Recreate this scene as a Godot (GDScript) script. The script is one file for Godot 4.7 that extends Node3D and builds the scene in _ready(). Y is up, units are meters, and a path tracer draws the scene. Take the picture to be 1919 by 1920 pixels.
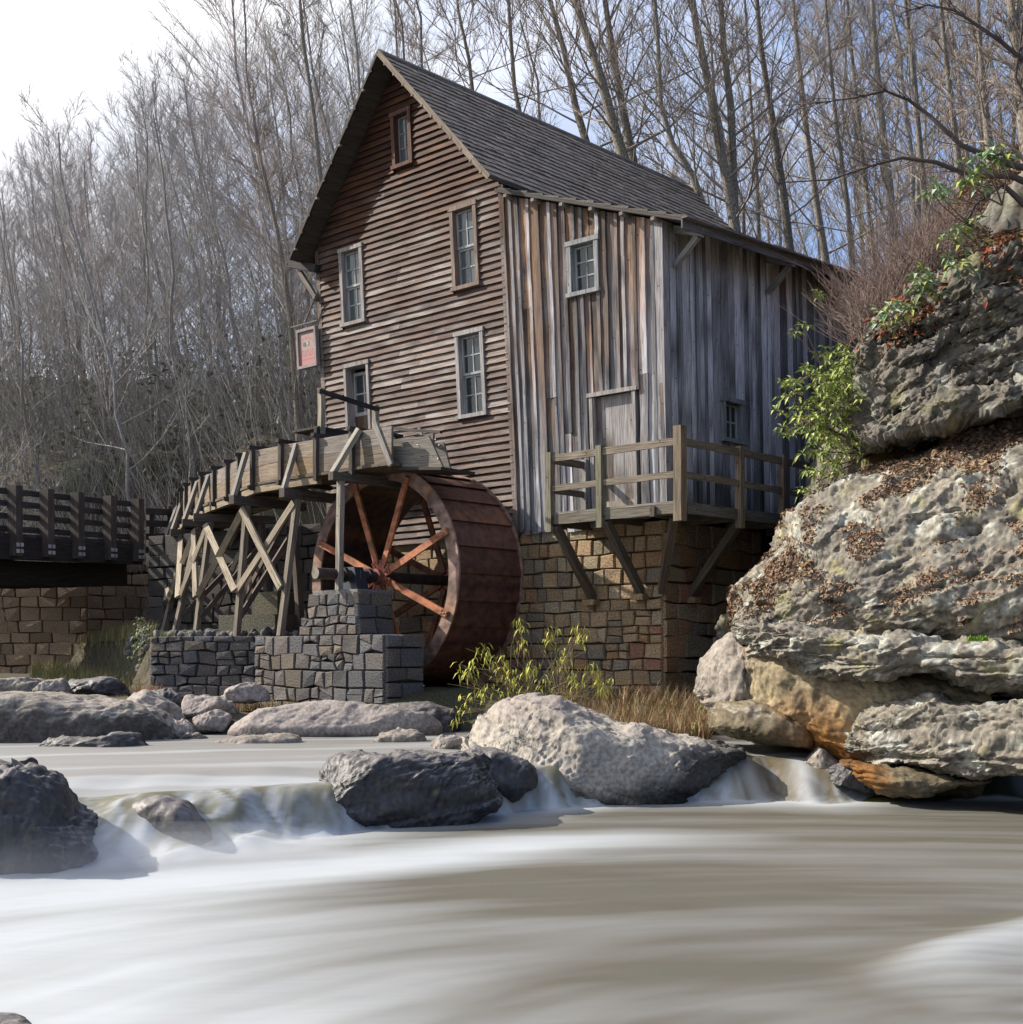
extends Node3D
# A wooden grist mill with a rusty overshot wheel beside a creek in a bare winter wood.
# x to the right, y up, the camera looks along -z; "depth" below is the distance in front of the camera.

const F := 2500.0      # focal length of the photograph in its own pixels
const EYE := 1.7       # height of the lens over the lower pool
const HOR := 1235.0    # row of the horizon
const D1 := Vector3(-.73, 0, -.683)   # along the gable wall, away to the left
const D2 := Vector3(.683, 0, -.73)    # along the ridge, away to the right
const CORNER := Vector3(.115, 0, -24) # corner between gable wall and lean-to
const SUNWARD := Vector3(-.82, .62, -.24)

var rng := RandomNumberGenerator.new()
var M := {}
var taken := {}
var fbm := FastNoiseLite.new()
var fine := FastNoiseLite.new()
var ridge := FastNoiseLite.new()
var cells := FastNoiseLite.new()
var blocks := FastNoiseLite.new()
var soft := FastNoiseLite.new()


class Shape:
	var v := PackedVector3Array()
	var n := PackedVector3Array()
	var c := PackedColorArray()
	var t := PackedVector2Array()

	func tri(a: Vector3, b: Vector3, d: Vector3, hint: Vector3, col: Color) -> void:
		var m := (b - a).cross(d - a)
		if m.dot(hint) < 0.0:
			var k := b
			b = d
			d = k
			m = -m
		m = m.normalized()
		for p in [a, d, b]:
			v.append(p)
			n.append(m)
			c.append(col)
			t.append(Vector2(p.x + p.z, p.y))

	func quad(a: Vector3, b: Vector3, p: Vector3, d: Vector3, hint: Vector3, ca: Color, cb: Color, ua := Vector2.ZERO, ub := Vector2.RIGHT, up := Vector2.ONE, ud := Vector2.DOWN) -> void:
		# ca belongs to a and b, cb to p and d
		var m := (p - a).cross(d - b)
		if m.length_squared() < 1e-16:
			return
		m = m.normalized()
		if m.dot(hint) >= 0.0:
			v.append_array([a, p, b, a, d, p])
			c.append_array([ca, cb, ca, ca, cb, cb])
			t.append_array([ua, up, ub, ua, ud, up])
		else:
			m = -m
			v.append_array([a, b, p, a, p, d])
			c.append_array([ca, ca, cb, ca, cb, cb])
			t.append_array([ua, ub, up, ua, up, ud])
		n.append_array([m, m, m, m, m, m])

	func loft(rings: Array, cols: Array, uv0 := Vector2.ZERO, caps := true) -> void:
		# rings of four points each; flat faces
		var u := uv0.x
		for i in rings.size() - 1:
			var r: Array = rings[i]
			var s: Array = rings[i + 1]
			var mid: Vector3 = (r[0] + r[2] + s[0] + s[2]) * .25
			var du: float = ((r[0] + r[2]) * .5).distance_to((s[0] + s[2]) * .5)
			var w := uv0.y
			for k in 4:
				var a: Vector3 = r[k]
				var b: Vector3 = r[(k + 1) % 4]
				var p: Vector3 = s[(k + 1) % 4]
				var d: Vector3 = s[k]
				var dw := a.distance_to(b)
				quad(a, b, p, d, (a + b + p + d) * .25 - mid, cols[i], cols[i + 1], Vector2(u, w), Vector2(u, w + dw), Vector2(u + du, w + dw), Vector2(u + du, w))
				w += dw
			u += du
		if caps:
			for e in [0, rings.size() - 1]:
				var r: Array = rings[e]
				var o: Array = rings[1 if e == 0 else e - 1]
				var hint: Vector3 = (r[0] + r[2] - o[0] - o[2])
				var w: float = r[0].distance_to(r[1])
				quad(r[0], r[1], r[2], r[3], hint, cols[e] * .9, cols[e] * .9, uv0, uv0 + Vector2(0, w), uv0 + Vector2(.1, w), uv0 + Vector2(.1, 0))

	func tube(path: PackedVector3Array, radii: PackedFloat32Array, sides: int, col: Color, cap := false) -> void:
		# smooth round limb, u around and v along
		var m := path.size()
		var x := Vector3.ZERO
		var rows := []
		var norm := []
		for i in m:
			var dir := (path[mini(i + 1, m - 1)] - path[maxi(i - 1, 0)]).normalized()
			if x == Vector3.ZERO:
				x = dir.cross(Vector3(.31, .17, .93)).normalized()
			x = (x - dir * x.dot(dir)).normalized()
			var y := dir.cross(x)
			var row := PackedVector3Array()
			var rn := PackedVector3Array()
			for k in sides:
				var a := TAU * k / sides
				var o := x * cos(a) + y * sin(a)
				row.append(path[i] + o * radii[i])
				rn.append(o)
			rows.append(row)
			norm.append(rn)
		var l := 0.0
		for i in m - 1:
			var dl := path[i].distance_to(path[i + 1])
			var r0: PackedVector3Array = rows[i]
			var r1: PackedVector3Array = rows[i + 1]
			var n0: PackedVector3Array = norm[i]
			var n1: PackedVector3Array = norm[i + 1]
			for k in sides:
				var q := (k + 1) % sides
				v.append_array([r0[k], r1[q], r0[q], r0[k], r1[k], r1[q]])
				n.append_array([n0[k], n1[q], n0[q], n0[k], n1[k], n1[q]])
				var ua := float(k) / sides
				var ub := float(k + 1) / sides
				t.append_array([Vector2(ua, l), Vector2(ub, l + dl), Vector2(ub, l), Vector2(ua, l), Vector2(ua, l + dl), Vector2(ub, l + dl)])
				for z in 6:
					c.append(col)
			l += dl
		if cap:
			for e in [0, m - 1]:
				var r: PackedVector3Array = rows[e]
				for k in sides:
					tri(path[e], r[k], r[(k + 1) % sides], path[e] - path[1 if e == 0 else e - 1], col)

	func mesh(off: Vector3) -> ArrayMesh:
		var a := []
		a.resize(Mesh.ARRAY_MAX)
		a[Mesh.ARRAY_VERTEX] = Transform3D(Basis(), -off) * v
		a[Mesh.ARRAY_NORMAL] = n
		a[Mesh.ARRAY_COLOR] = c
		a[Mesh.ARRAY_TEX_UV] = t
		var m := ArrayMesh.new()
		m.add_surface_from_arrays(Mesh.PRIMITIVE_TRIANGLES, a)
		return m


# ---------------------------------------------------------------- places
func px(x: float, y: float, d: float) -> Vector3:
	return Vector3((x - 960.0) / F * d, EYE + (HOR - y) / F * d, -d)

func lean_at(t: float) -> float:
	return .046 if t >= 0 else lerpf(.046, .018, minf(-t / 3.3, 1.2))

func mp(t: float, y: float, s: float) -> Vector3:   # the timber mill, which has settled to one side
	var b := CORNER + D1 * t + D2 * s
	return Vector3(b.x - lean_at(t) * maxf(y - 4.0, 0.0), y, b.z)

func m0(t: float, y: float, s: float) -> Vector3:   # the same axes without the lean
	return CORNER + D1 * t + D2 * s + Vector3(0, y, 0)

func rr(a: float, b: float) -> float:
	return rng.randf_range(a, b)

func mixc(a: Color, b: Color, k: float) -> Color:
	return a.lerp(b, clampf(k, 0.0, 1.0))

func sm(a: float, b: float, x: float) -> float:
	return smoothstep(a, b, x)

func curve_at(pts: Array, x: float) -> float:       # piecewise through [x, y] pairs
	if x <= pts[0][0]:
		return pts[0][1]
	for i in pts.size() - 1:
		if x <= pts[i + 1][0]:
			var k: float = (x - pts[i][0]) / maxf(pts[i + 1][0] - pts[i][0], 1e-5)
			return lerpf(pts[i][1], pts[i + 1][1], k)
	return pts[-1][1]


# ---------------------------------------------------------------- objects
func numbered(called: String) -> String:
	var k: int = taken.get(called, 0)
	taken[called] = k + 1
	return called if k == 0 else "%s_%03d" % [called, k]

func tag(o: Node3D, label: String, category: String, group := "", kind := "") -> Node3D:
	o.set_meta("label", label)
	o.set_meta("category", category)
	if group:
		o.set_meta("group", group)
	if kind:
		o.set_meta("kind", kind)
	return o

func thing(called: String, label: String, category: String, at := Vector3.ZERO, group := "") -> Node3D:
	var o := Node3D.new()
	o.name = numbered(called)
	add_child(o)
	o.position = at
	return tag(o, label, category, group)

func origin_of(p: Node) -> Vector3:
	var o := Vector3.ZERO
	while p != self:
		o += (p as Node3D).position
		p = p.get_parent()
	return o

func put_mesh(called: String, m: Mesh, mat: Material, parent: Node = self) -> MeshInstance3D:
	var o := MeshInstance3D.new()
	o.name = numbered(called) if parent == self else called
	o.mesh = m
	o.material_override = mat
	parent.add_child(o, true)
	return o

func obj(called: String, s: Shape, mat: Material, parent: Node = self, at := Vector3.ZERO) -> MeshInstance3D:
	if parent == self:
		var o := put_mesh(called, s.mesh(at), mat)
		o.position = at
		return o
	return put_mesh(called, s.mesh(origin_of(parent)), mat, parent)

func struct(called: String, m: Mesh, mat: Material) -> MeshInstance3D:
	var o := put_mesh(called, m, mat)
	o.set_meta("kind", "structure")
	return o

func copy(o: Node3D, label: String, at: Vector3, turn := 0.0, size := 1.0) -> Node3D:
	var k: Node3D = o.duplicate()
	k.name = numbered(String(o.name).rstrip("0123456789").trim_suffix("_"))
	add_child(k)
	k.position = at
	k.rotation.y = turn
	k.scale = Vector3.ONE * size
	k.set_meta("label", label)
	return k


# ---------------------------------------------------------------- shapes
func uvr() -> Vector2:
	return Vector2(rr(0, 7), rr(0, 7))

func beam(st: Shape, a: Vector3, b: Vector3, w: float, h: float, col: Color, up := Vector3.UP, segs := 3, wobble := .0) -> void:
	# a timber of section w x h (h along up) with a slightly varied tone
	var dir := (b - a).normalized()
	if absf(dir.dot(up)) > .98:
		up = D1
	var y := (up - dir * up.dot(dir)).normalized()
	var x := dir.cross(y)
	var rings := []
	var cols := []
	for i in segs + 1:
		var p := a.lerp(b, float(i) / segs)
		if wobble > 0.0 and i > 0 and i < segs:
			p += x * rr(-wobble, wobble) + y * rr(-wobble, wobble)
		rings.append([p - x * w * .5 - y * h * .5, p + x * w * .5 - y * h * .5, p + x * w * .5 + y * h * .5, p - x * w * .5 + y * h * .5])
		cols.append(col * rr(.86, 1.14))
	st.loft(rings, cols, uvr())

func timber(called: String, a: Vector3, b: Vector3, w: float, h: float, col: Color, parent: Node, mat: Material = null, up := Vector3.UP) -> MeshInstance3D:
	var s := Shape.new()
	beam(s, a, b, w, h, col, up, 4, .004)
	return obj(called, s, mat if mat else M.wood, parent)

func ball(st: Shape, at: Vector3, r: float, col: Color) -> void:
	var dirs := [Vector3.UP, Vector3.DOWN, Vector3.LEFT, Vector3.RIGHT, Vector3.FORWARD, Vector3.BACK]
	for y in [0, 1]:
		for k in 4:
			var e: Array = [dirs[2], dirs[4], dirs[3], dirs[5]]
			st.tri(at + dirs[y] * r, at + e[k] * r, at + e[(k + 1) % 4] * r, dirs[y] + e[k] + e[(k + 1) % 4], col)

func grid(nu: int, nv: int, p: PackedVector3Array, col: PackedColorArray, flip := false, uv := PackedVector2Array(), wrapv := false) -> ArrayMesh:
	# nu x nv points, row by row along u; smooth normals
	var nor := PackedVector3Array()
	nor.resize(p.size())
	var idx := PackedInt32Array()
	var sgn := -1.0 if flip else 1.0
	for j in nv:
		var jm := (maxi(j - 1, 0) if not wrapv else (j - 1 + nv - 1) % (nv - 1)) * nu
		var jp := (mini(j + 1, nv - 1) if not wrapv else (j + 1) % (nv - 1)) * nu
		for i in nu:
			var du := p[j * nu + mini(i + 1, nu - 1)] - p[j * nu + maxi(i - 1, 0)]
			var dv := p[jp + i] - p[jm + i]
			var m := du.cross(dv) * sgn
			nor[j * nu + i] = m.normalized() if m.length_squared() > 1e-20 else Vector3.UP
	for j in nv - 1:
		for i in nu - 1:
			var a := j * nu + i
			if flip:
				idx.append_array([a, a + 1, a + nu + 1, a, a + nu + 1, a + nu])
			else:
				idx.append_array([a, a + nu + 1, a + 1, a, a + nu, a + nu + 1])
	var arr := []
	arr.resize(Mesh.ARRAY_MAX)
	arr[Mesh.ARRAY_VERTEX] = p
	arr[Mesh.ARRAY_NORMAL] = nor
	arr[Mesh.ARRAY_COLOR] = col
	if uv.size():
		arr[Mesh.ARRAY_TEX_UV] = uv
	arr[Mesh.ARRAY_INDEX] = idx
	var m := ArrayMesh.new()
	m.add_surface_from_arrays(Mesh.PRIMITIVE_TRIANGLES, arr)
	return m


# ---------------------------------------------------------------- materials
func noise_texture(freq: float, kind: int, low: float, high: float, sd: int, normal := 0.0, size := 512, oct := 5, ridged := false) -> NoiseTexture2D:
	var f := FastNoiseLite.new()
	if ridged:
		f.fractal_type = FastNoiseLite.FRACTAL_RIDGED
	f.noise_type = kind as FastNoiseLite.NoiseType
	f.frequency = freq
	f.fractal_octaves = oct
	f.seed = sd
	var t := NoiseTexture2D.new()
	t.width = size
	t.height = size
	t.seamless = true
	t.noise = f
	if normal > 0.0:
		t.as_normal_map = true
		t.bump_strength = normal
	else:
		var g := Gradient.new()
		g.set_color(0, Color(low, low, low))
		g.set_color(1, Color(high, high, high))
		t.color_ramp = g
	return t

func grain_image() -> ImageTexture:
	# weathered wood: fibres along u, checks, a few knots
	var w := 512
	var h := 512
	var im := Image.create(w, h, false, Image.FORMAT_L8)
	var f := FastNoiseLite.new()
	f.frequency = 1.0
	f.fractal_octaves = 3
	f.seed = 11
	var knots := []
	for k in 7:
		knots.append(Vector2(rr(.05, .95), rr(.05, .95)))
	for y in h:
		for x in w:
			var u := float(x) / w
			var q := float(y) / h
			var bend := 0.0
			var dark := 0.0
			for k in knots:
				var d := Vector2((u - k.x) * 1.0, (q - k.y) * .5)
				var e := d.length_squared()
				if e < .0012:
					bend += signf(d.y) * exp(-e * 4000.0) * .03
					dark += exp(-e * 26000.0) * .55
			var g := f.get_noise_2d(u * 2.6, (q + bend) * 46.0) * .5 + f.get_noise_2d(u * 7.0 + 40.0, (q + bend) * 120.0) * .3
			var check := maxf(0.0, f.get_noise_2d(u * 1.6 + 90.0, q * 70.0) - .34) * 2.2
			im.set_pixel(x, y, Color.WHITE * clampf(.82 + g * .62 - check * 1.3 - dark, .08, 1.0))
	return ImageTexture.create_from_image(im)

func mat(rough: float, tex: Texture2D = null, scale := Vector3.ONE, tri := false) -> StandardMaterial3D:
	var m := StandardMaterial3D.new()
	m.vertex_color_use_as_albedo = true
	m.roughness = rough
	m.albedo_texture = tex
	m.uv1_scale = scale
	m.uv1_triplanar = tri
	m.uv1_world_triplanar = tri
	m.metallic_specular = .3
	return m

func materials() -> void:
	var grain := grain_image()
	var w := mat(.78, grain, Vector3(.45, 1.7, 1))
	w.heightmap_enabled = true
	w.heightmap_texture = grain
	w.heightmap_scale = .5
	M.wood = w
	var w2 := w.duplicate()
	w2.roughness = .7
	w2.metallic_specular = .28
	M.clapboard = w2
	var r := mat(.82, noise_texture(.02, FastNoiseLite.TYPE_SIMPLEX_SMOOTH, .64, 1.2, 3), Vector3.ONE * 1.3, true)
	r.normal_enabled = true
	r.normal_texture = noise_texture(.014, FastNoiseLite.TYPE_SIMPLEX_SMOOTH, 0, 1, 5, 7.0, 512, 6, true)
	r.normal_scale = .45
	M.rock = r
	var wet: StandardMaterial3D = r.duplicate()
	wet.roughness = .55
	wet.metallic_specular = .4
	M.wet_rock = wet
	var st := mat(.88, noise_texture(.03, FastNoiseLite.TYPE_SIMPLEX_SMOOTH, .55, 1.2, 7), Vector3.ONE * 1.6, true)
	st.normal_enabled = true
	st.normal_texture = noise_texture(.035, FastNoiseLite.TYPE_SIMPLEX_SMOOTH, 0, 1, 9, 10.0)
	M.stone = st
	var ru := mat(.62, noise_texture(.012, FastNoiseLite.TYPE_SIMPLEX_SMOOTH, .45, 1.3, 21), Vector3.ONE * .8, true)
	ru.metallic_specular = .4
	M.rust = ru
	var bk := mat(.9, noise_texture(.04, FastNoiseLite.TYPE_SIMPLEX_SMOOTH, .45, 1.25, 31), Vector3(1, .5, 1))
	bk.heightmap_enabled = true
	bk.heightmap_texture = bk.albedo_texture
	bk.heightmap_scale = 1.5
	M.bark = bk
	M.twig = mat(.9)
	M.ground = mat(.95, noise_texture(.05, FastNoiseLite.TYPE_SIMPLEX_SMOOTH, .5, 1.3, 41), Vector3.ONE * .7, true)
	var lf := mat(.7)
	lf.cull_mode = BaseMaterial3D.CULL_DISABLED
	lf.backlight_enabled = true
	lf.backlight = Color(.35, .35, .3)
	M.leaf = lf
	M.iron = mat(.5)
	M.iron.metallic = .6
	M.plain = mat(.8)
	var gl := StandardMaterial3D.new()
	gl.transparency = BaseMaterial3D.TRANSPARENCY_ALPHA
	gl.albedo_color = Color(.34, .38, .39, .35)
	gl.roughness = .06
	M.glass = gl
	M.dusty_glass = gl.duplicate()
	M.dusty_glass.albedo_color = Color(.42, .46, .46, .55)
	var wa := mat(.5, noise_texture(.018, FastNoiseLite.TYPE_SIMPLEX_SMOOTH,   .97, 1.03, 51, 0.0, 1024), Vector3(.06, 1.5, 1))
	wa.metallic_specular = .5
	M.water = wa


func _ready() -> void:
	rng.seed = 20
	fbm.seed = 4
	fbm.frequency = 1.0
	fbm.fractal_octaves = 4
	fine.seed = 8
	fine.frequency = 1.0
	fine.fractal_octaves = 3
	ridge.seed = 15
	ridge.frequency = 1.0
	ridge.fractal_type = FastNoiseLite.FRACTAL_RIDGED
	ridge.fractal_octaves = 4
	blocks.seed = 61
	blocks.frequency = 1.0
	blocks.noise_type = FastNoiseLite.TYPE_CELLULAR
	blocks.cellular_return_type = FastNoiseLite.RETURN_CELL_VALUE
	soft.seed = 77
	soft.frequency = 1.0
	soft.fractal_octaves = 2
	cells.seed = 23
	cells.frequency = 1.0
	cells.noise_type = FastNoiseLite.TYPE_CELLULAR
	cells.cellular_return_type = FastNoiseLite.RETURN_DISTANCE2_SUB

	var cam := Camera3D.new()
	cam.name = "camera"
	cam.position = Vector3(0, EYE, 0)
	add_child(cam)
	cam.keep_aspect = Camera3D.KEEP_HEIGHT
	cam.set_frustum(.1 * 1920.0 / F, Vector2(0, .1 * (HOR - 960.0) / F), .1, 900.0)
	cam.current = true

	var env := Environment.new()
	env.tonemap_mode = Environment.TONE_MAPPER_LINEAR
	env.tonemap_exposure = 1.88
	env.background_mode = Environment.BG_SKY
	env.sky = Sky.new()
	env.sky.sky_material = sky_material()
	env.background_energy_multiplier = .52
	env.volumetric_fog_enabled = true
	env.volumetric_fog_density = 0.0
	env.sdfgi_enabled = true
	env.ssao_enabled = true
	env.ssil_enabled = true
	var we := WorldEnvironment.new()
	we.name = "world"
	we.environment = env
	add_child(we)

	var sun := DirectionalLight3D.new()
	sun.name = "sun"
	sun.light_energy = 1.6
	sun.light_color = Color(1.0, .965, .92)
	sun.light_angular_distance = .5
	sun.shadow_enabled = true
	add_child(sun)
	sun.look_at_from_position(SUNWARD * 50.0, Vector3.ZERO, Vector3.UP)

	materials()
	build_ground()
	build_water()
	build_mill()
	build_wheel()
	build_flume()
	build_masonry()
	build_bridge()
	build_sign()
	build_cliff()
	build_boulders()
	build_forest()
	build_plants()


func sky_material() -> PanoramaSkyMaterial:
	# white broken cloud thickest on the sunny side, clear blue on the other
	var w := 1024
	var h := 512
	var im := Image.create(w, h, false, Image.FORMAT_RGBF)
	var sun := SUNWARD.normalized()
	for j in h:
		var el := PI * .5 - PI * (j + .5) / h
		for i in w:
			var az := TAU * (i + .5) / w
			var d := Vector3(sin(az) * cos(el), sin(el), -cos(az) * cos(el))
			var up := maxf(d.y, 0.0)
			var c := Vector3(.56, .74, 1.05).lerp(Vector3(.17, .36, .86), pow(up, .65))
			var p := d / (.35 + up)
			var m := fbm.get_noise_3d(p.x * 1.3, p.y * 1.3 + 3.0, p.z * 1.3)
			var near := acos(clampf(d.dot(sun), -1.0, 1.0))
			var cover := sm(1.29, .84, near + m * .35)
			cover = maxf(cover, sm(.12, .5, m) * .75)
			var lit := 1.25 + .25 * fbm.get_noise_3d(p.x * 2.5, p.y * 2.5, p.z * 2.5) + .5 * sm(1.0, .2, near)
			c = c.lerp(Vector3(1.0, 1.0, 1.02) * lit, cover)
			if d.y < 0.0:
				c = c.lerp(Vector3(.2, .19, .17), sm(0.0, -.1, d.y))
			im.set_pixel(i, j, Color(c.x, c.y, c.z))
	var s := PanoramaSkyMaterial.new()
	s.panorama = ImageTexture.create_from_image(im)
	return s


# ---------------------------------------------------------------- ground
func ground_at(x: float, d: float) -> float:
	# creek bed, terraces under the mill and the trestle, wooded slopes behind
	var bed := lerpf(-.6, .05, sm(11.0, 17.0, d))
	var bank := 20.3 + .25 * sin(x * 1.7) + sm(-4.0, -9.0, x) * 1.0 + 1.5 * exp(-pow((x + 1.0) / .65, 2.0))
	var y := lerpf(bed, .85, sm(bank - .9, bank + .7, d))
	y = lerpf(y, 1.3, sm(22.0, 33.0, d) * sm(-4.0, -8.0, x))
	# terrace behind the low wall
	var terrace := sm(-6.98, -6.6, x + maxf(0.0, d - 25.6) * .5) * sm(-2.3, -3.0, x) * sm(0.0, .35, d - 24.75 - (-4.4 - x) * .27)
	y = lerpf(y, 2.13, clampf(terrace, 0, 1))
	y = lerpf(y, 1.2, sm(20.5, 22.5, d) * sm(-2.6, -1.6, x) * sm(27.0, 25.0, d))
	# slopes
	var back := 34.0 + sm(-3.0, 3.0, x) * 6.0 + sm(-7.5, -9.0, x) * 4.0
	var rise: float = maxf(0.0, d - back)
	var left := 4.8 * sm(0.0, 4.0, rise) + rise * .24
	var right := 2.0 * sm(0.0, 5.0, rise) + rise * .19 + maxf(0.0, x - 6.0) * .16 * sm(0, 14, rise)
	y += lerpf(left, right, sm(-9.0, 6.0, x - rise * .12)) * 1.0
	var hill: float = (6.4 + .66 * clampf(d - 18.0, 0.0, 6.5) + .1 * maxf(d - 24.5, 0.0) + .25 * clampf(x - 5.0, 0.0, 8.0)) * sm(17.4, 18.4, d)
	var edge := x / maxf(d, 1.0) * F + 960.0
	hill = minf(hill, EYE + d * curve_at([[1590, -.1], [1620, .18], [1660, .262], [1710, .308], [1800, .345], [1919, .385], [2300, .47]], edge)) if d > 17.4 else 0.0
	if hill > .3:
		y = maxf(y, hill)
	y += fbm.get_noise_2d(x * .25, d * .25) * .5 * sm(34.0, 44.0, d)
	y += fine.get_noise_2d(x * 1.3, d * 1.3) * .06
	return y

func build_ground() -> void:
	var xs := PackedFloat32Array()
	var ds := PackedFloat32Array()
	var x := -260.0
	while x < 260.0:
		xs.append(x)
		x += 12.0 if absf(x) > 48.0 else (2.0 if absf(x) > 20.0 else .4)
	var d := -60.0
	while d < 340.0:
		ds.append(d)
		d += 8.0 if d < 0.0 else (.4 if d < 48.0 else (1.5 if d < 90.0 else 12.0))
	var p := PackedVector3Array()
	var c := PackedColorArray()
	for dd in ds:
		for xx in xs:
			p.append(Vector3(xx, ground_at(xx, minf(dd, 130.0 + (dd - 130.0) * .2)), -dd))
			var k := fbm.get_noise_2d(xx * .5, dd * .5)
			var col := mixc(Color(.06, .052, .036), Color(.10, .082, .06), .5 + k)
			if dd < 22.0:
				col = mixc(Color(.05, .045, .035), col, sm(19.0, 22.0, dd))
			col = mixc(col, Color(.05, .065, .03), sm(.05, .45, fbm.get_noise_2d(xx * .2 + 9.0, dd * .2)) * .6)
			if xx > 3.5 and dd < 27.0:
				col = mixc(mixc(Color(.12, .075, .05), Color(.09, .075, .05), .5 + k), mixc(Color(.26, .20, .03), Color(.12, .13, .03), .5 + fine.get_noise_2d(xx * 2.0, dd * 2.0)), sm(-.1, .3, fbm.get_noise_2d(xx * .8, dd * .8 + 7.0)) * sm(20.5, 18.5, dd))
			c.append(col)
	struct("ground", grid(xs.size(), ds.size(), p, c), M.ground)


# ---------------------------------------------------------------- water
const CREST := [[-14.0, 10.3], [-4.6, 10.9], [-3.9, 11.6], [-3.0, 12.2], [-2.1, 13.0], [-1.2, 14.0], [-.2, 15.0], [1.2, 16.2], [2.7, 17.0], [3.25, 17.2], [3.9, 16.7], [5.0, 16.6], [14.0, 16.5]]

func crest_at(x: float) -> float:
	return curve_at(CREST, x) + .4 * sm(-1.0, -2.2, x)

func fall_at(x: float) -> float:   # length over which the creek drops
	return curve_at([[-5.0, 1.3], [-3.2, 1.5], [-2.2, 1.2], [-1.0, .5], [1.5, .6], [2.7, 1.3], [3.6, 1.3], [4.4, .6]], x)

func water_at(x: float, d: float) -> Vector2:   # height, and how far down the fall (0 above, 1 below)
	var k := crest_at(x) + .2 * soft.get_noise_1d(x * 1.3)
	var run := fall_at(x) * (1.0 + .25 * soft.get_noise_1d(x * 1.2 + 40.0))
	var f := clampf((k - d) / run, 0.0, 1.0)
	var top := .55 - .1 * sm(1.4, 0.0, d - k) 
	var low := .0
	var s := f * f * (3.0 - 2.0 * f)
	s = pow(f, 1.5) * (1.0 - f) + s * f
	var y := lerpf(top, low, s) + (.04 * soft.get_noise_2d(x * 1.9, d * .8) + .018 * soft.get_noise_2d(x * 8.0, d * .5)) * f * (1.0 - f) * 4.0 * sm(0.0, -1.8, x)
	# a drowned rock lifts the sheet in the middle of the left fall
	var e := Vector2((x + 3.0) / .42, (d - 11.8) / .5).length()
	y += .13 * exp(-e * e)
	e = Vector2((x + 2.35) / .2, (d - 12.1) / .3).length()
	y += .08 * exp(-e * e)
	# tumbling fringe below the left fall
	var g := clampf((k - run - d) / .9, 0.0, 1.0)
	if d < k - run * .6:
		y += .035 * exp(-pow((k - run - d - .12) / .3, 2.0)) * sm(-1.6, -2.4, x) * (1.0 + soft.get_noise_2d(x * 2.0, d * 2.0))
	# surge over a hidden stone, bottom right
	var lip := 7.14 + (x - 1.71) * .86 - d
	y += .12 * sm(-.45, .5, lip) * exp(-maxf(lip, 0.0) * 1.1) * sm(1.6, 2.6, x) * sm(6.0, 4.0, x)
	y += .010 * soft.get_noise_2d(x * .6, d * 1.2)
	return Vector2(y, f)

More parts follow.
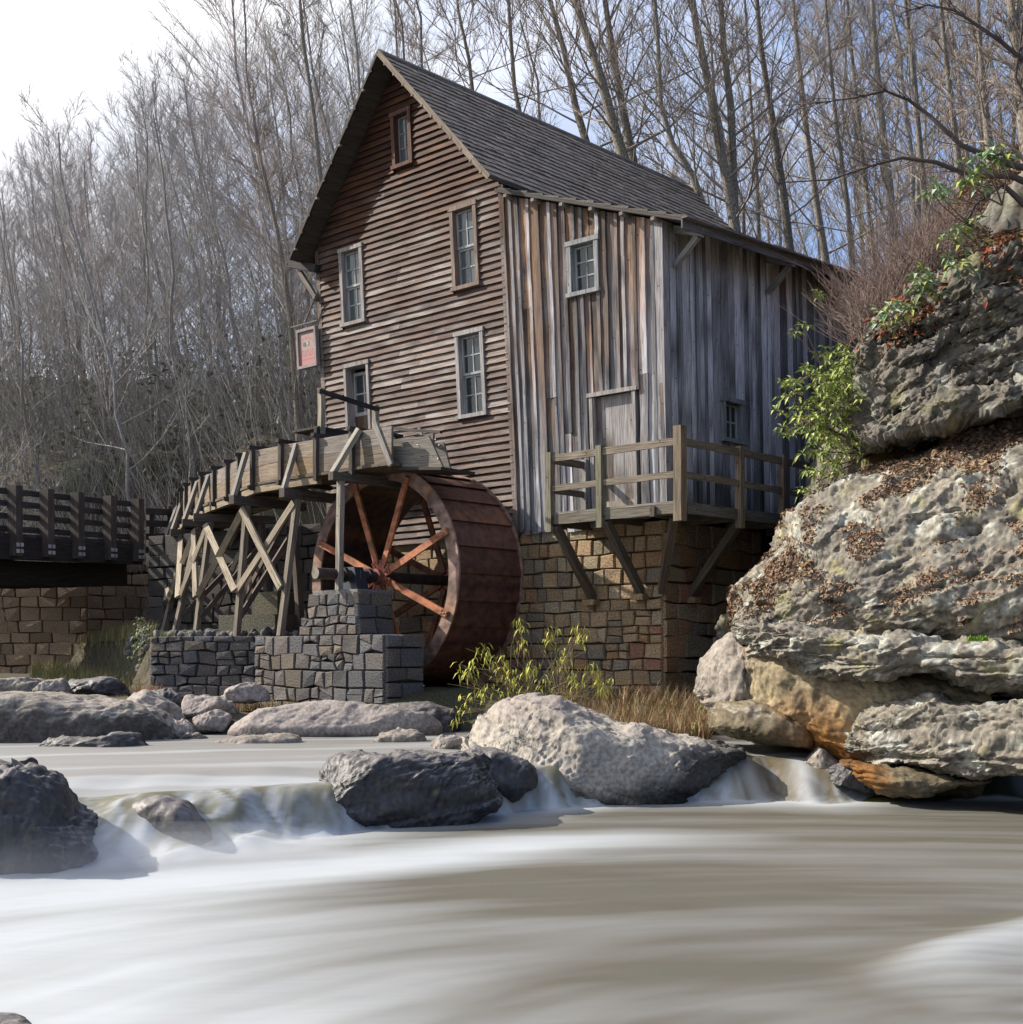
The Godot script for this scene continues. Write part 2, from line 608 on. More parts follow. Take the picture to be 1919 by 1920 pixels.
func build_water() -> void:
	var p := PackedVector3Array()
	var c := PackedColorArray()
	var uv := PackedVector2Array()
	var xs := PackedFloat32Array()
	var ds := PackedFloat32Array()
	var x := -30.0
	while x < 16.0:
		xs.append(x)
		x += 1.0 if x < -9.0 or x > 8.0 else .05
	var d := 2.0
	while d < 36.0:
		ds.append(d)
		d += .2 if d < 4.5 else (.05 if d < 18.5 else (.12 if d < 23.0 else 1.0))
	for dd in ds:
		for xx in xs:
			var h := water_at(xx, dd)
			p.append(Vector3(xx, h.x, -dd))
			var k := crest_at(xx)
			var base := k - fall_at(xx)
			var warp := fbm.get_noise_2d(xx * .35, dd * .5) * .8
			# flow runs towards the camera over the falls, then sweeps to the right
			# streaks follow arcs that open out of the left fall and straighten to the right
			var arm := Vector2((xx - 2.6) * .75, dd - 5.0)
			var rad := arm.length() + warp * .12
			var ang := atan2(arm.x, arm.y) * 2.0
			var st := soft.get_noise_2d(ang * .5 + 5.0, rad * 1.1)
			var st2 := soft.get_noise_2d(ang * 1.1, rad * 4.5)
			var foam := 0.0
			var col := Color(.082, .075, .056)                       # peaty brown
			if dd > k:
				col = mixc(Color(.20, .195, .185), Color(.10, .093, .075), sm(-1.5, 1.5, xx) * .8 + sm(15.5, 19.5, dd) * .5)
				foam = .5 * sm(-.1, .5, st) + .12 * st2
				foam += .3 * sm(1.2, .1, dd - k) * sm(-1.0, -2.5, xx)
			elif dd > base:
				var mx := xx + .25 * soft.get_noise_2d(xx * .8, dd * 1.2)
				var down := soft.get_noise_2d(mx * 6.0, dd * .5) + .5 * fine.get_noise_2d(mx * 16.0, dd * .6)
				var broad := fbm.get_noise_2d(xx * 1.8 + 3.0, dd * .4)
				foam = .30 + .7 * h.y * h.y + .75 * down - .35 * sm(.05, .35, broad) * (1.0 - h.y * .6)
				col = mixc(Color(.12, .112, .07), Color(.065, .058, .048), sm(.1, .4, down))
				# the drowned rock shows dark through the thin sheet on its right flank
				foam -= .75 * exp(-Vector2((xx + 2.72 + (dd - 11.4) * .45) / .22, (dd - 11.4) / .4).length_squared())
				if xx > 4.1:
					foam *= sm(4.5, 4.1, xx)
					col = Color(.03, .028, .022)
				if xx > 2.75 and xx < 3.9:
					foam = .02 + .6 * sm(.22, 0.0, absf(xx - 2.86 - (k - dd) * .08)) + .7 * sm(.2, 0.0, absf(xx - 3.62 + (k - dd) * .05)) + .35 * maxf(0.0, down) + .3 * sm(.75, 1.0, h.y)
					col = mixc(Color(.10, .078, .04), Color(.065, .052, .032), .5 + down)
			else:
				var away := base - dd
				var white := curve_at([[-6.0, 2.6], [-3.5, 2.4], [-2.0, 1.5], [-1.0, .9], [.0, .6], [1.5, .25], [2.7, .3], [3.2, .55], [4.5, .5], [7.0, .35]], xx)
				foam = 1.05 * exp(-away / white * .8)
				# the white sheet that slides out of the left fall
				var sheet := exp(-pow((dd - lerpf(9.6, 12.6, sm(-4.0, 1.5, xx))) / lerpf(1.9, .75, sm(-4.0, 1.0, xx)), 2.0)) * sm(3.6, -.5, xx)
				foam = maxf(foam, sheet * 1.15)
				foam = maxf(foam, .74 * sm(1.0, -2.6, xx + (dd - 7.0) * .3) * sm(12.0, 8.5, dd) * lerpf(.7, 1.0, sm(4.5, 6.6, dd)) + .13)
				foam += (.30 * st + .09 * st2) * lerpf(.6, 1.0, sm(1.5, -1.5, xx)) - .05
				var lip := 7.14 + (xx - 1.71) * .86 - dd
				foam = maxf(foam, (.8 * sm(-.3, .45, lip) * exp(-maxf(lip - .2, 0.0) * 1.3) + .2 * st2) * sm(1.6, 2.6, xx))
				foam = maxf(foam, .5 * sm(.9, .1, Vector2((xx - 2.2) / .9, (dd - 5.9) / .5).length()))
				col = mixc(col, Color(.072, .064, .046), sm(.1, .5, fbm.get_noise_2d(xx * .3 + 30.0, dd * .9)) * sm(-1.0, 2.0, xx))
			c.append(mixc(col, Color(.355, .375, .385), clampf(foam, 0.0, 1.0)))
			var turn := sm(k + .7, k - .1, dd) * sm(base - .9, base + .1, dd)
			uv.append(Vector2(xx + dd * .25, dd - .12 * sin(xx * .7)).lerp(Vector2(-dd * 1.2, xx * 1.3), turn))
	# spray at the foot of the left fall, thinning upwards: three shells of mist
	var mist := thing("spray", "soft white spray hanging at the foot of the left waterfall", "spray", Vector3(-3.15, .05, -10.85))
	mist.set_meta("kind", "stuff")
	mist.rotation.y = .42
	for e in [[3.9, .62, 1.25], [3.7, .44, 1.05], [3.4, .28, .85], [3.0, .16, .7]]:
		var fog := FogVolume.new()
		fog.name = "mist"
		fog.shape = RenderingServer.FOG_VOLUME_SHAPE_ELLIPSOID
		fog.size = Vector3(e[0], e[1], e[2])
		var fm := FogMaterial.new()
		fm.density = .17
		fm.albedo = Color(.97, .98, 1.0)
		fog.material = fm
		mist.add_child(fog, true)
	struct("creek_water", grid(xs.size(), ds.size(), p, c, false, uv), M.water)


# ---------------------------------------------------------------- the mill
const GW := 5.25          # width of the gable wall
const APEX := 13.15
const EAVE := 10.22
const DEPTH := 9.7
# windows of the gable wall: t0, t1, y0, y1
const OPEN := [[2.25, 2.79, 11.24, 12.2], [3.83, 4.52, 8.48, 9.92], [.63, 1.3, 8.6, 10.02], [.6, 1.31, 6.22, 7.7], [3.8, 4.52, 5.72, 7.58]]
const SLOPE := (APEX - EAVE) / (GW * .5)

func old_board(y: float, t: float, own: float) -> Color:
	# red brown where the eaves keep it dry, bleached to a pinkish grey below
	var f := sm(10.9, 8.4, y + fbm.get_noise_2d(t * .7, y * .9) * 1.6)
	var col := mixc(Color(.125, .055, .03), Color(.225, .165, .14).lerp(Color(.30, .25, .215), sm(.45, 1.0, own)), f * (.6 + own * .5))
	var k := fbm.get_noise_2d(t * 2.3 + own * 50.0, y * 9.0)
	col = mixc(col, Color(.055, .035, .028), sm(.12, .5, k) * .75)
	col = mixc(col, Color(.24, .11, .045), sm(.1, .5, fbm.get_noise_2d(t * 1.1 + 70.0, y * 6.0 + own * 9.0)) * .6 * (1.0 - f * .55))
	col = mixc(col, Color(.44, .39, .355), sm(.12, .5, fbm.get_noise_2d(t * 1.7 + 33.0, y * 13.0 + own * 31.0)) * f * .6)
	return col * (.52 + own * .32) * (1.0 + .3 * f)

func gable_edge(y: float) -> Array:
	if y <= EAVE:
		return [0.0, GW]
	var k := (y - EAVE) / SLOPE
	return [k, GW - k]

func build_mill() -> void:
	var mill := thing("grist_mill", "tall weathered wooden grist mill with steep shingled gable roof and lean-to", "mill", m0(2.6, 0, 4.0))
	# --- clapboards of the gable wall
	var sheath := Shape.new()
	var row := 0
	var y := 3.92
	while y < APEX - .15:
		var y1 := y + .131
		var yt := y1 + .022
		var lo: Array = gable_edge(y)
		var hi: Array = gable_edge(minf(yt, APEX - .02))
		var spans := [[lo[0], lo[1], hi[0], hi[1]]]
		for o in OPEN:
			if y1 > o[2] + .01 and y < o[3] - .01:
				var nxt := []
				for s in spans:
					if o[0] > s[0] and o[0] < s[1]:
						nxt.append([s[0], o[0], s[2], o[0]])
						nxt.append([o[1], s[1], o[1], s[3]])
					else:
						nxt.append(s)
				spans = nxt
		for s in spans:
			sheath.quad(mp(s[0], y, .06), mp(s[1], y, .06), mp(s[3], y1 + .002, .06), mp(s[2], y1 + .002, .06), -D2, Color(.05, .04, .03), Color(.05, .04, .03))
			# butt joints
			var cuts := [[s[0], s[2]]]
			var width: float = s[1] - s[0]
			if width > 2.2:
				var at: float = s[0] + width * rr(.3, .7)
				cuts.append([at, at])
			cuts.append([s[1], s[3]])
			for i in cuts.size() - 1:
				clapboard(mill, cuts[i], cuts[i + 1], y, yt)
		y = y1
		row += 1
	obj("sheathing", sheath, M.plain, mill)
	# corner boards
	for e in [[-.02, EAVE], [GW - .03, EAVE - .1]]:
		var s := Shape.new()
		var rings := []
		var cols := []
		for i in 15:
			var yy: float = lerpf(3.9, e[1], i / 14.0)
			rings.append([mp(e[0] - .04, yy, -.05), mp(e[0] + .08, yy, -.05), mp(e[0] + .08, yy, .04), mp(e[0] - .04, yy, .04)])
			cols.append(old_board(yy, e[0], .75))
		s.loft(rings, cols, uvr())
		obj("corner_board", s, M.wood, mill)
	# plain rear and left walls, inner floors: they keep the rooms dark
	var shell := Shape.new()
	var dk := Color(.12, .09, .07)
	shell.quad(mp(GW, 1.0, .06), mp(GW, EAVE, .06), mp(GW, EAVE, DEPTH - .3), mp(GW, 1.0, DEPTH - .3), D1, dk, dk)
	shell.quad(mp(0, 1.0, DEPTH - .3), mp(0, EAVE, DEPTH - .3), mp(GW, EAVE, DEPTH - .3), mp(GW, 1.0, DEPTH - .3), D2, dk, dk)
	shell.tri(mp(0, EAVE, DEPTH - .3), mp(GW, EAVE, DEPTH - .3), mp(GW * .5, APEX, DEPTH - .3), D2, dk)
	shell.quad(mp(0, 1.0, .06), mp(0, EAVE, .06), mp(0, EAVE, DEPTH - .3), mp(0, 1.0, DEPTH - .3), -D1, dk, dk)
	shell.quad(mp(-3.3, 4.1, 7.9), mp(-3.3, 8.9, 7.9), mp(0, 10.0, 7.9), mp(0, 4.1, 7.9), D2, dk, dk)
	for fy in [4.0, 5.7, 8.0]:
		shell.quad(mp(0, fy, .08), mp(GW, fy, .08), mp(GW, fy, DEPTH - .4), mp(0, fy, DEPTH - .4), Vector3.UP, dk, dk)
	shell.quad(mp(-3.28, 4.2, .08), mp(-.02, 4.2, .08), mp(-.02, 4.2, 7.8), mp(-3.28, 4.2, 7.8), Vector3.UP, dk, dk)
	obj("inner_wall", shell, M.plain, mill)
	build_lean_to(mill)
	build_roof(mill)
	# --- windows and door
	window(mill, OPEN[0], 2, 3, false, Color(.16, .085, .06))
	window(mill, OPEN[1], 2, 4, true, Color(.40, .36, .33))
	window(mill, OPEN[2], 2, 4, true, Color(.30, .22, .18))
	window(mill, OPEN[3], 2, 4, true, Color(.44, .42, .40))
	gable_door(mill)
	build_foundation(mill)
	build_balcony(mill)

func clapboard(mill: Node3D, a: Array, b: Array, y: float, yt: float) -> void:
	var own := rng.randf()
	var n := clampi(int(absf(b[0] - a[0]) / .3), 1, 14)
	var st := Shape.new()
	var rings := []
	var cols := []
	var tilt := rr(-.004, .004)
	for i in n + 1:
		var k := float(i) / n
		var t0 := lerpf(a[0], b[0], k)
		var t1 := lerpf(a[1], b[1], k)
		var wav := fine.get_noise_2d(t0 * 1.9, y * 17.0) * .010 + tilt
		var o := -.056 + fine.get_noise_2d(t0 * 1.3, y * 11.0) * .008
		rings.append([mp(t0, y + wav, o + .024), mp(t0, y + wav, o), mp(t1, yt, -.008), mp(t1, yt, .01)])
		cols.append(old_board(y, t0, own))
	st.loft(rings, cols, uvr())
	obj("clapboard", st, M.clapboard, mill)

func frame_box(st: Shape, t0: float, t1: float, y0: float, y1: float, s0: float, s1: float, col: Color, side := false) -> void:
	# a bar of a window lying in the gable plane (t, y) or, for side, in the plane of the lean-to's long wall (s, y)
	var q := func(t: float, y: float, s: float) -> Vector3:
		return mp(-3.3 + s, y, t) if side else mp(t, y, s)
	st.loft([[q.call(t0, y0, s0), q.call(t1, y0, s0), q.call(t1, y0, s1), q.call(t0, y0, s1)], [q.call(t0, y1, s0), q.call(t1, y1, s0), q.call(t1, y1, s1), q.call(t0, y1, s1)]], [col, col * .95], uvr())

func window(mill: Node3D, o: Array, cols: int, rows: int, hung: bool, tone: Color, side := false) -> void:
	var t0: float = o[0]
	var t1: float = o[1]
	var y0: float = o[2]
	var y1: float = o[3]
	var st := Shape.new()
	var cw := .075
	frame_box(st, t0 - .01, t0 + cw, y0, y1, -.075, .10, tone, side)
	frame_box(st, t1 - cw, t1 + .01, y0, y1, -.075, .10, tone, side)
	frame_box(st, t0 - .03, t1 + .03, y1 - .005, y1 + .075, -.085, .10, tone * 1.05, side)
	frame_box(st, t0 - .035, t1 + .035, y0 - .065, y0 + .005, -.105, .10, tone * 1.1, side)
	var win := obj("window", st, M.wood, mill)
	var white := Color(.52, .53, .52) if tone.r > .2 else Color(.36, .33, .3)
	var a := t0 + cw
	var b := t1 - cw
	var sash := Shape.new()
	var bars := Shape.new()
	var mid := (y0 + y1) * .5
	var groups := [[y0, mid, .055], [mid, y1 - .02, .03]] if hung else [[y0, y1 - .02, .045]]
	for g in groups:
		var s0: float = g[2]
		var s1: float = s0 + .035
		var lo: float = g[0] + .005
		var hi: float = g[1]
		frame_box(sash, a, a + .035, lo, hi, s0, s1, white, side)
		frame_box(sash, b - .035, b, lo, hi, s0, s1, white, side)
		frame_box(sash, a + .035, b - .035, lo, lo + .045, s0, s1, white, side)
		frame_box(sash, a + .035, b - .035, hi - .035, hi, s0, s1, white, side)
		var nr := rows / groups.size()
		for i in range(1, cols):
			var x := lerpf(a + .035, b - .035, float(i) / cols)
			frame_box(bars, x - .012, x + .012, lo + .045, hi - .035, s0 + .004, s1 - .004, white, side)
		for j in range(1, nr):
			var yy := lerpf(lo + .045, hi - .035, float(j) / nr)
			frame_box(bars, a + .035, b - .035, yy - .012, yy + .012, s0 + .007, s1 - .007, white, side)
		for i in cols:
			for j in nr:
				var p := Shape.new()
				var x0 := lerpf(a + .03, b - .03, float(i) / cols) + .004
				var x1 := lerpf(a + .03, b - .03, float(i + 1) / cols) - .004
				var p0 := lerpf(lo + .03, hi - .03, float(j) / nr) + .004
				var p1 := lerpf(lo + .03, hi - .03, float(j + 1) / nr) - .004
				var z := s0 + .02
				var w := rr(-.004, .004)
				var q := func(t: float, y: float, s: float) -> Vector3:
					return mp(-3.3 + s, y, t) if side else mp(t, y, s)
				p.quad(q.call(x0, p0, z + w), q.call(x1, p0, z - w), q.call(x1, p1, z - w * .5), q.call(x0, p1, z + w * .7), D1 * -1.0 if side else -D2, Color.WHITE, Color.WHITE)
				var pm := obj("pane", p, M.dusty_glass if y0 > 8.0 else M.glass, win)
				if y0 < 5.0:
					pm.material_override = M.glass
	obj("sash", sash, M.wood, win)
	obj("glazing_bar", bars, M.wood, win)

func gable_door(mill: Node3D) -> void:
	var o: Array = OPEN[4]
	var tone := Color(.42, .38, .35)
	var st := Shape.new()
	frame_box(st, o[0] - .02, o[0] + .05, o[2], o[3], -.08, .2, tone)
	frame_box(st, o[1] - .05, o[1] + .02, o[2], o[3], -.08, .2, tone)
	frame_box(st, o[0] - .04, o[1] + .04, o[3], o[3] + .08, -.09, .2, tone)
	var door := obj("door_frame", st, M.wood, mill)
	var leaf := Shape.new()
	var n := 5
	for i in n:
		var a := lerpf(o[0] + .05, o[1] - .05, float(i) / n)
		var b := lerpf(o[0] + .05, o[1] - .05, float(i + 1) / n) - .006
		var col := mixc(Color(.16, .085, .055), Color(.22, .17, .14), rng.randf())
		frame_box(leaf, a, b, o[2], 6.62, .13, .165, col)
	obj("door_boards", leaf, M.wood, door)
	var sash := Shape.new()
	var white := Color(.55, .55, .54)
	var a: float = o[0] + .05
	var b: float = o[1] - .05
	frame_box(sash, a, a + .045, 6.62, 7.5, .13, .17, white)
	frame_box(sash, b - .045, b, 6.62, 7.5, .13, .17, white)
	frame_box(sash, a + .045, b - .045, 6.62, 6.69, .13, .17, white)
	frame_box(sash, a + .045, b - .045, 7.44, 7.5, .13, .17, white)
	frame_box(sash, (a + b) * .5 - .014, (a + b) * .5 + .014, 6.69, 7.44, .135, .165, white)
	frame_box(sash, a + .045, b - .045, 7.05, 7.08, .137, .163, white)
	obj("door_sash", sash, M.wood, door)
	for i in 2:
		for j in 2:
			var p := Shape.new()
			var x0 := lerpf(a, b, i * .5) + .02
			var x1 := lerpf(a, b, i * .5 + .5) - .02
			var q0 := lerpf(6.64, 7.48, j * .5) + .01
			var q1 := lerpf(6.64, 7.48, j * .5 + .5) - .01
			p.quad(mp(x0, q0, .15), mp(x1, q0, .15), mp(x1, q1, .15), mp(x0, q1, .15), -D2, Color.WHITE, Color.WHITE)
			obj("pane", p, M.glass, door)

func lean_roof(t: float, s: float) -> float:      # underside of the lean-to roof
	return lerpf(10.06, 8.86, -t / 3.3) + .045 * maxf(s, 0.0) * clampf(-t / 3.3, 0, 1)

func barn_board(y: float, h: float, own: Array, cold: float) -> Color:
	# orange brown heartwood above, silvered below, black streaks
	var f: float = sm(.86, .12, (y - 4.0) / (h - 4.0) + own[0] * .5 - .25 + fbm.get_noise_2d(y * 1.1, own[1] * 40.0) * .35)
	f = maxf(f, cold)
	var col := mixc(Color(.37, .225, .14), Color(.47, .475, .50), f)
	col = mixc(col, Color(.13, .12, .125), sm(.0, .45, fbm.get_noise_2d(y * .8 + 30.0, own[1] * 70.0)) * .8)
	return col * (.46 + 1.1 * own[2] * own[2] + .2 * fine.get_noise_2d(y * 2.0, own[1] * 99.0))

func tall_board(called: String, parent: Node3D, x0: float, x1: float, lo: Callable, hi: Callable, z0: float, z1: float, cold: float, side: bool) -> void:
	var own := [rng.randf(), rng.randf(), rng.randf()]
	var st := Shape.new()
	var n := 9
	var rings := []
	var cols := []
	var bow := rr(-.012, .012)
	var mid := (x0 + x1) * .5
	var ya: float = lo.call(mid)
	var yb: float = hi.call(mid)
	for i in n + 1:
		var k := float(i) / n
		var wob := fine.get_noise_2d(k * 4.0, own[1] * 90.0) * .012 + bow * sin(k * PI)
		var z := z0 + fine.get_noise_2d(k * 3.0 + 20.0, own[1] * 90.0) * .012
		var y: float = lerpf(ya, yb, k)
		var yo0: float = (hi.call(x0) - yb) * k
		var yo1: float = (hi.call(x1) - yb) * k
		if side:
			rings.append([mp(-3.3 + z, y + yo0, x0 + wob), mp(-3.3 + z, y + yo1, x1 + wob), mp(-3.3 + z1, y + yo1, x1 + wob), mp(-3.3 + z1, y + yo0, x0 + wob)])
		else:
			rings.append([mp(x0 + wob, y + yo0, z), mp(x1 + wob, y + yo1, z), mp(x1 + wob, y + yo1, z1), mp(x0 + wob, y + yo0, z1)])
		var col := barn_board(y, 9.6, own, cold)
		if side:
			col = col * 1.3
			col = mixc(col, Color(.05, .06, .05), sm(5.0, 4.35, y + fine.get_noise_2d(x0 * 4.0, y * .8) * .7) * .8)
		cols.append(col)
	st.loft(rings, cols, uvr())
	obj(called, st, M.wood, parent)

func build_lean_to(mill: Node3D) -> void:
	var lean := Shape.new()
	var dk := Color(.06, .055, .05)
	# dark sheathing with the openings left out
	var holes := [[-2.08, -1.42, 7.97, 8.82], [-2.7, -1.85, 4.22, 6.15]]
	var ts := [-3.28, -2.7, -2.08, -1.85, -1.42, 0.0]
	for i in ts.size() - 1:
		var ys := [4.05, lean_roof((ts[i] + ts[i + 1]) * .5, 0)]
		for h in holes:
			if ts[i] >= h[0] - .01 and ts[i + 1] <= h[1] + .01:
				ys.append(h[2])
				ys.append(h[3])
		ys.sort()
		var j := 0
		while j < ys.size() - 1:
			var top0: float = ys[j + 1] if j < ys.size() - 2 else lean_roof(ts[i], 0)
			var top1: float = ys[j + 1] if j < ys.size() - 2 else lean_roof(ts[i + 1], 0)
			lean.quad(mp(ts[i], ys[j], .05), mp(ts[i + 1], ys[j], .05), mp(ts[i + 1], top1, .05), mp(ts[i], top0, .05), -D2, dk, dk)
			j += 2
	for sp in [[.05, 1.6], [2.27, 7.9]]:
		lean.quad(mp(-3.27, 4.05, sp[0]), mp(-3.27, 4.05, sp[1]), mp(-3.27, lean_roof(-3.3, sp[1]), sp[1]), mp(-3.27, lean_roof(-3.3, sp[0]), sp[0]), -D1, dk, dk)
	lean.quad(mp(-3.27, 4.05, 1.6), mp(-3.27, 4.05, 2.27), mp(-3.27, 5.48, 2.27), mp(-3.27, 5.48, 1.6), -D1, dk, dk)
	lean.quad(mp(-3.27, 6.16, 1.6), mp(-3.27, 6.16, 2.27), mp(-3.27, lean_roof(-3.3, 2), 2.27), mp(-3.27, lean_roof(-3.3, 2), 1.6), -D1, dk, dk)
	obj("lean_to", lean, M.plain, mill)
	# front boards and battens
	var t := -.02
	var k := 0
	while t > -3.22:
		var w := rr(.13, .25)
		var e := maxf(t - w, -3.29)
		if e < -3.2:
			e = -3.29
		var mid := (t + e) * .5
		var segs := [[0, 0.0, 99.0]]
		if mid < -1.40 and mid > -2.10:
			segs = [[0, 0.0, 7.97], [1, 8.82, 99.0]]
		if mid < -1.83 and mid > -2.72:
			segs = [[1, 6.15, 7.97 if mid > -2.1 else 99.0]]
			if mid > -2.1:
				segs.append([1, 8.82, 99.0])
		elif rng.randf() < .55 and segs.size() == 1:
			var j := rr(5.4, 8.0)
			segs = [[0, 0.0, j], [1, j + .004, 99.0]]
		for s in segs:
			var base: float = rr(3.8, 3.98) + .2 * sm(0, -3.3, mid)
			var z := rr(-.03, -.014)
			tall_board("barn_board", mill, e + .010, t - .010,
				func(_x: float) -> float: return maxf(s[1], base),
				func(x: float) -> float: return minf(s[2], lean_roof(x, 0) - .02), z - .012 * (k % 2), .03, 0.0, false)
			if rng.randf() < .8:
				var bt: float = e
				if not (bt < -1.80 and bt > -2.74 and s[1] < 5.0):
					tall_board("batten", mill, bt - .035, bt + .03,
						func(_x: float) -> float: return maxf(s[1], base + rr(0, .1)),
						func(x: float) -> float: return minf(s[2], lean_roof(x, 0) - .02), z - .04, z + .005, rr(.2, 1.0), false)
		t = e
		k += 1
	# long side wall
	var q := .0
	while q < 7.8:
		var w := rr(.15, .26)
		var segs := [[0.0, 99.0]]
		if q + w * .5 > 1.55 and q + w * .5 < 2.3:
			segs = [[0.0, 5.48], [6.16, 99.0]]
		for s in segs:
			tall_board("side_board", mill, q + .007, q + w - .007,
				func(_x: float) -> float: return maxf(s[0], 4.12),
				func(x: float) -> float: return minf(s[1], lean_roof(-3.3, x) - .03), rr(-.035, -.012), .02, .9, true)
			if rng.randf() < .5 and segs.size() == 1:
				tall_board("batten", mill, q - .03, q + .03,
					func(_x: float) -> float: return maxf(s[0], 4.12),
					func(x: float) -> float: return minf(s[1], lean_roof(-3.3, x) - .03), -.055, -.03, 1.0, true)
		q += w
	for e in [[-.055, .09, -.06, .03, false], [-.06, .1, -.062, -.02, true]]:
		var st := Shape.new()
		var rings := []
		var cols := []
		for i in 11:
			var y := lerpf(4.05, lean_roof(-3.3, 0) - .03, i / 10.0)
			if e[4]:
				rings.append([mp(-3.3 + e[2], y, e[0]), mp(-3.3 + e[2], y, e[1]), mp(-3.3 + e[3], y, e[1]), mp(-3.3 + e[3], y, e[0])])
			else:
				rings.append([mp(-3.3 - .02, y, e[2]), mp(-3.3 + .1, y, e[2]), mp(-3.3 + .1, y, e[3]), mp(-3.3 - .02, y, e[3])])
			cols.append(Color(.42, .40, .40) * rr(.85, 1.1))
		st.loft(rings, cols, uvr())
		obj("corner_board", st, M.wood, mill)
	window(mill, [-2.07, -1.43, 7.98, 8.80], 2, 3, false, Color(.36, .37, .37))
	window(mill, [1.6, 2.27, 5.5, 6.14], 3, 2, false, Color(.30, .31, .31), true)
	# plank door with pale frame
	var fr := Shape.new()
	var tone := Color(.40, .37, .34)
	frame_box(fr, -2.76, -2.69, 4.2, 6.15, -.06, .12, tone)
	frame_box(fr, -1.86, -1.79, 4.2, 6.15, -.06, .12, tone)
	frame_box(fr, -2.80, -1.75, 6.15, 6.22, -.075, .12, tone)
	var door := obj("lean_to_door", fr, M.wood, mill)
	var x := -2.685
	while x < -1.88:
		var w := minf(rr(.19, .27), -1.865 - x)
		var st := Shape.new()
		var rings := []
		var cols := []
		for i in 8:
			var y := lerpf(4.22, 6.145, i / 7.0)
			rings.append([mp(x + .003, y, .04), mp(x + w - .003, y, .04), mp(x + w - .003, y, .08), mp(x + .003, y, .08)])
			cols.append(mixc(Color(.40, .375, .36), Color(.17, .14, .12), sm(-.1, .5, fbm.get_noise_2d(y * .9 + x * 9.0, x * 7.0))) * rr(.9, 1.1))
		st.loft(rings, cols, uvr())
		obj("door_board", st, M.wood, door)
		x += w
	var st2 := Shape.new()
	frame_box(st2, -2.66, -1.9, 4.22, 4.36, .02, .038, Color(.44, .38, .31))
	obj("kick_board", st2, M.wood, door)
	# eaves, gutter board and brackets of the lean-to
	for s in [.28, 3.1, 6.3]:
		var h := lean_roof(-3.3, s)
		var br := timber("eave_bracket", mp(-3.36, h - .12, s), mp(-3.90, h - .30, s), .10, .12, Color(.34, .33, .31), mill)
		timber("brace", mp(-3.37, h - .72, s), mp(-3.80, h - .33, s), .085, .09, Color(.34, .33, .31), br)

func shingles(called: String, mill: Node3D, ridge_a: Vector3, ridge_b: Vector3, eave_a: Vector3, eave_b: Vector3, rows: int, tone: Color, thick := .032) -> void:
	# courses of split shingles from the eave up; each course is one part with its own ragged butts
	var nor := (ridge_b - ridge_a).cross(eave_a - ridge_a).normalized()
	if nor.y < 0:
		nor = -nor
	for r in rows:
		var k0 := 1.0 - float(r) / rows
		var k1 := k0 - 1.28 / rows
		if k1 < 0:
			k1 = 0.0
		var st := Shape.new()
		var u := 0.0
		var sag := fine.get_noise_1d(r * 3.0) * .012
		while u < .999:
			var du := minf(rr(.011, .02), 1.0 - u)
			var jag := rr(-.010, .010)
			var lift := rr(0, .006)
			var p := func(uu: float, kk: float) -> Vector3:
				return ridge_a.lerp(ridge_b, uu).lerp(eave_a.lerp(eave_b, uu), kk)
			var wavy := fine.get_noise_2d(u * 9.0, r * .9) * .012
			var kk0: float = k0 + jag / 2.0
			var a: Vector3 = p.call(u, kk0) + nor * (thick + lift + sag + wavy)
			var b: Vector3 = p.call(u + du - .0006, kk0) + nor * (thick + lift + sag + wavy)
			var c: Vector3 = p.call(u + du - .0006, k1) + nor * .004
			var d: Vector3 = p.call(u, k1) + nor * .004
			var col := tone * rr(.78, 1.2)
			col = mixc(col, Color(.10, .11, .07), sm(.1, .5, fbm.get_noise_2d(u * 14.0, r * .6)) * .3)
			st.quad(a, b, c, d, nor, col, col, Vector2(u * 30, r), Vector2(u * 30 + .2, r), Vector2(u * 30 + .2, r + .3), Vector2(u * 30, r + .3))
			var e := p.call(u, kk0) as Vector3
			var f := p.call(u + du - .0006, kk0) as Vector3
			st.quad(a, b, f, e, eave_a - ridge_a, col * .8, col * .6)
			if u == 0.0 or rng.randf() < .4:
				st.quad(a, e, d - nor * .004, d, ridge_a - ridge_b, col * .8, col * .8)
			u += du
		obj(called, st, M.wood, mill)

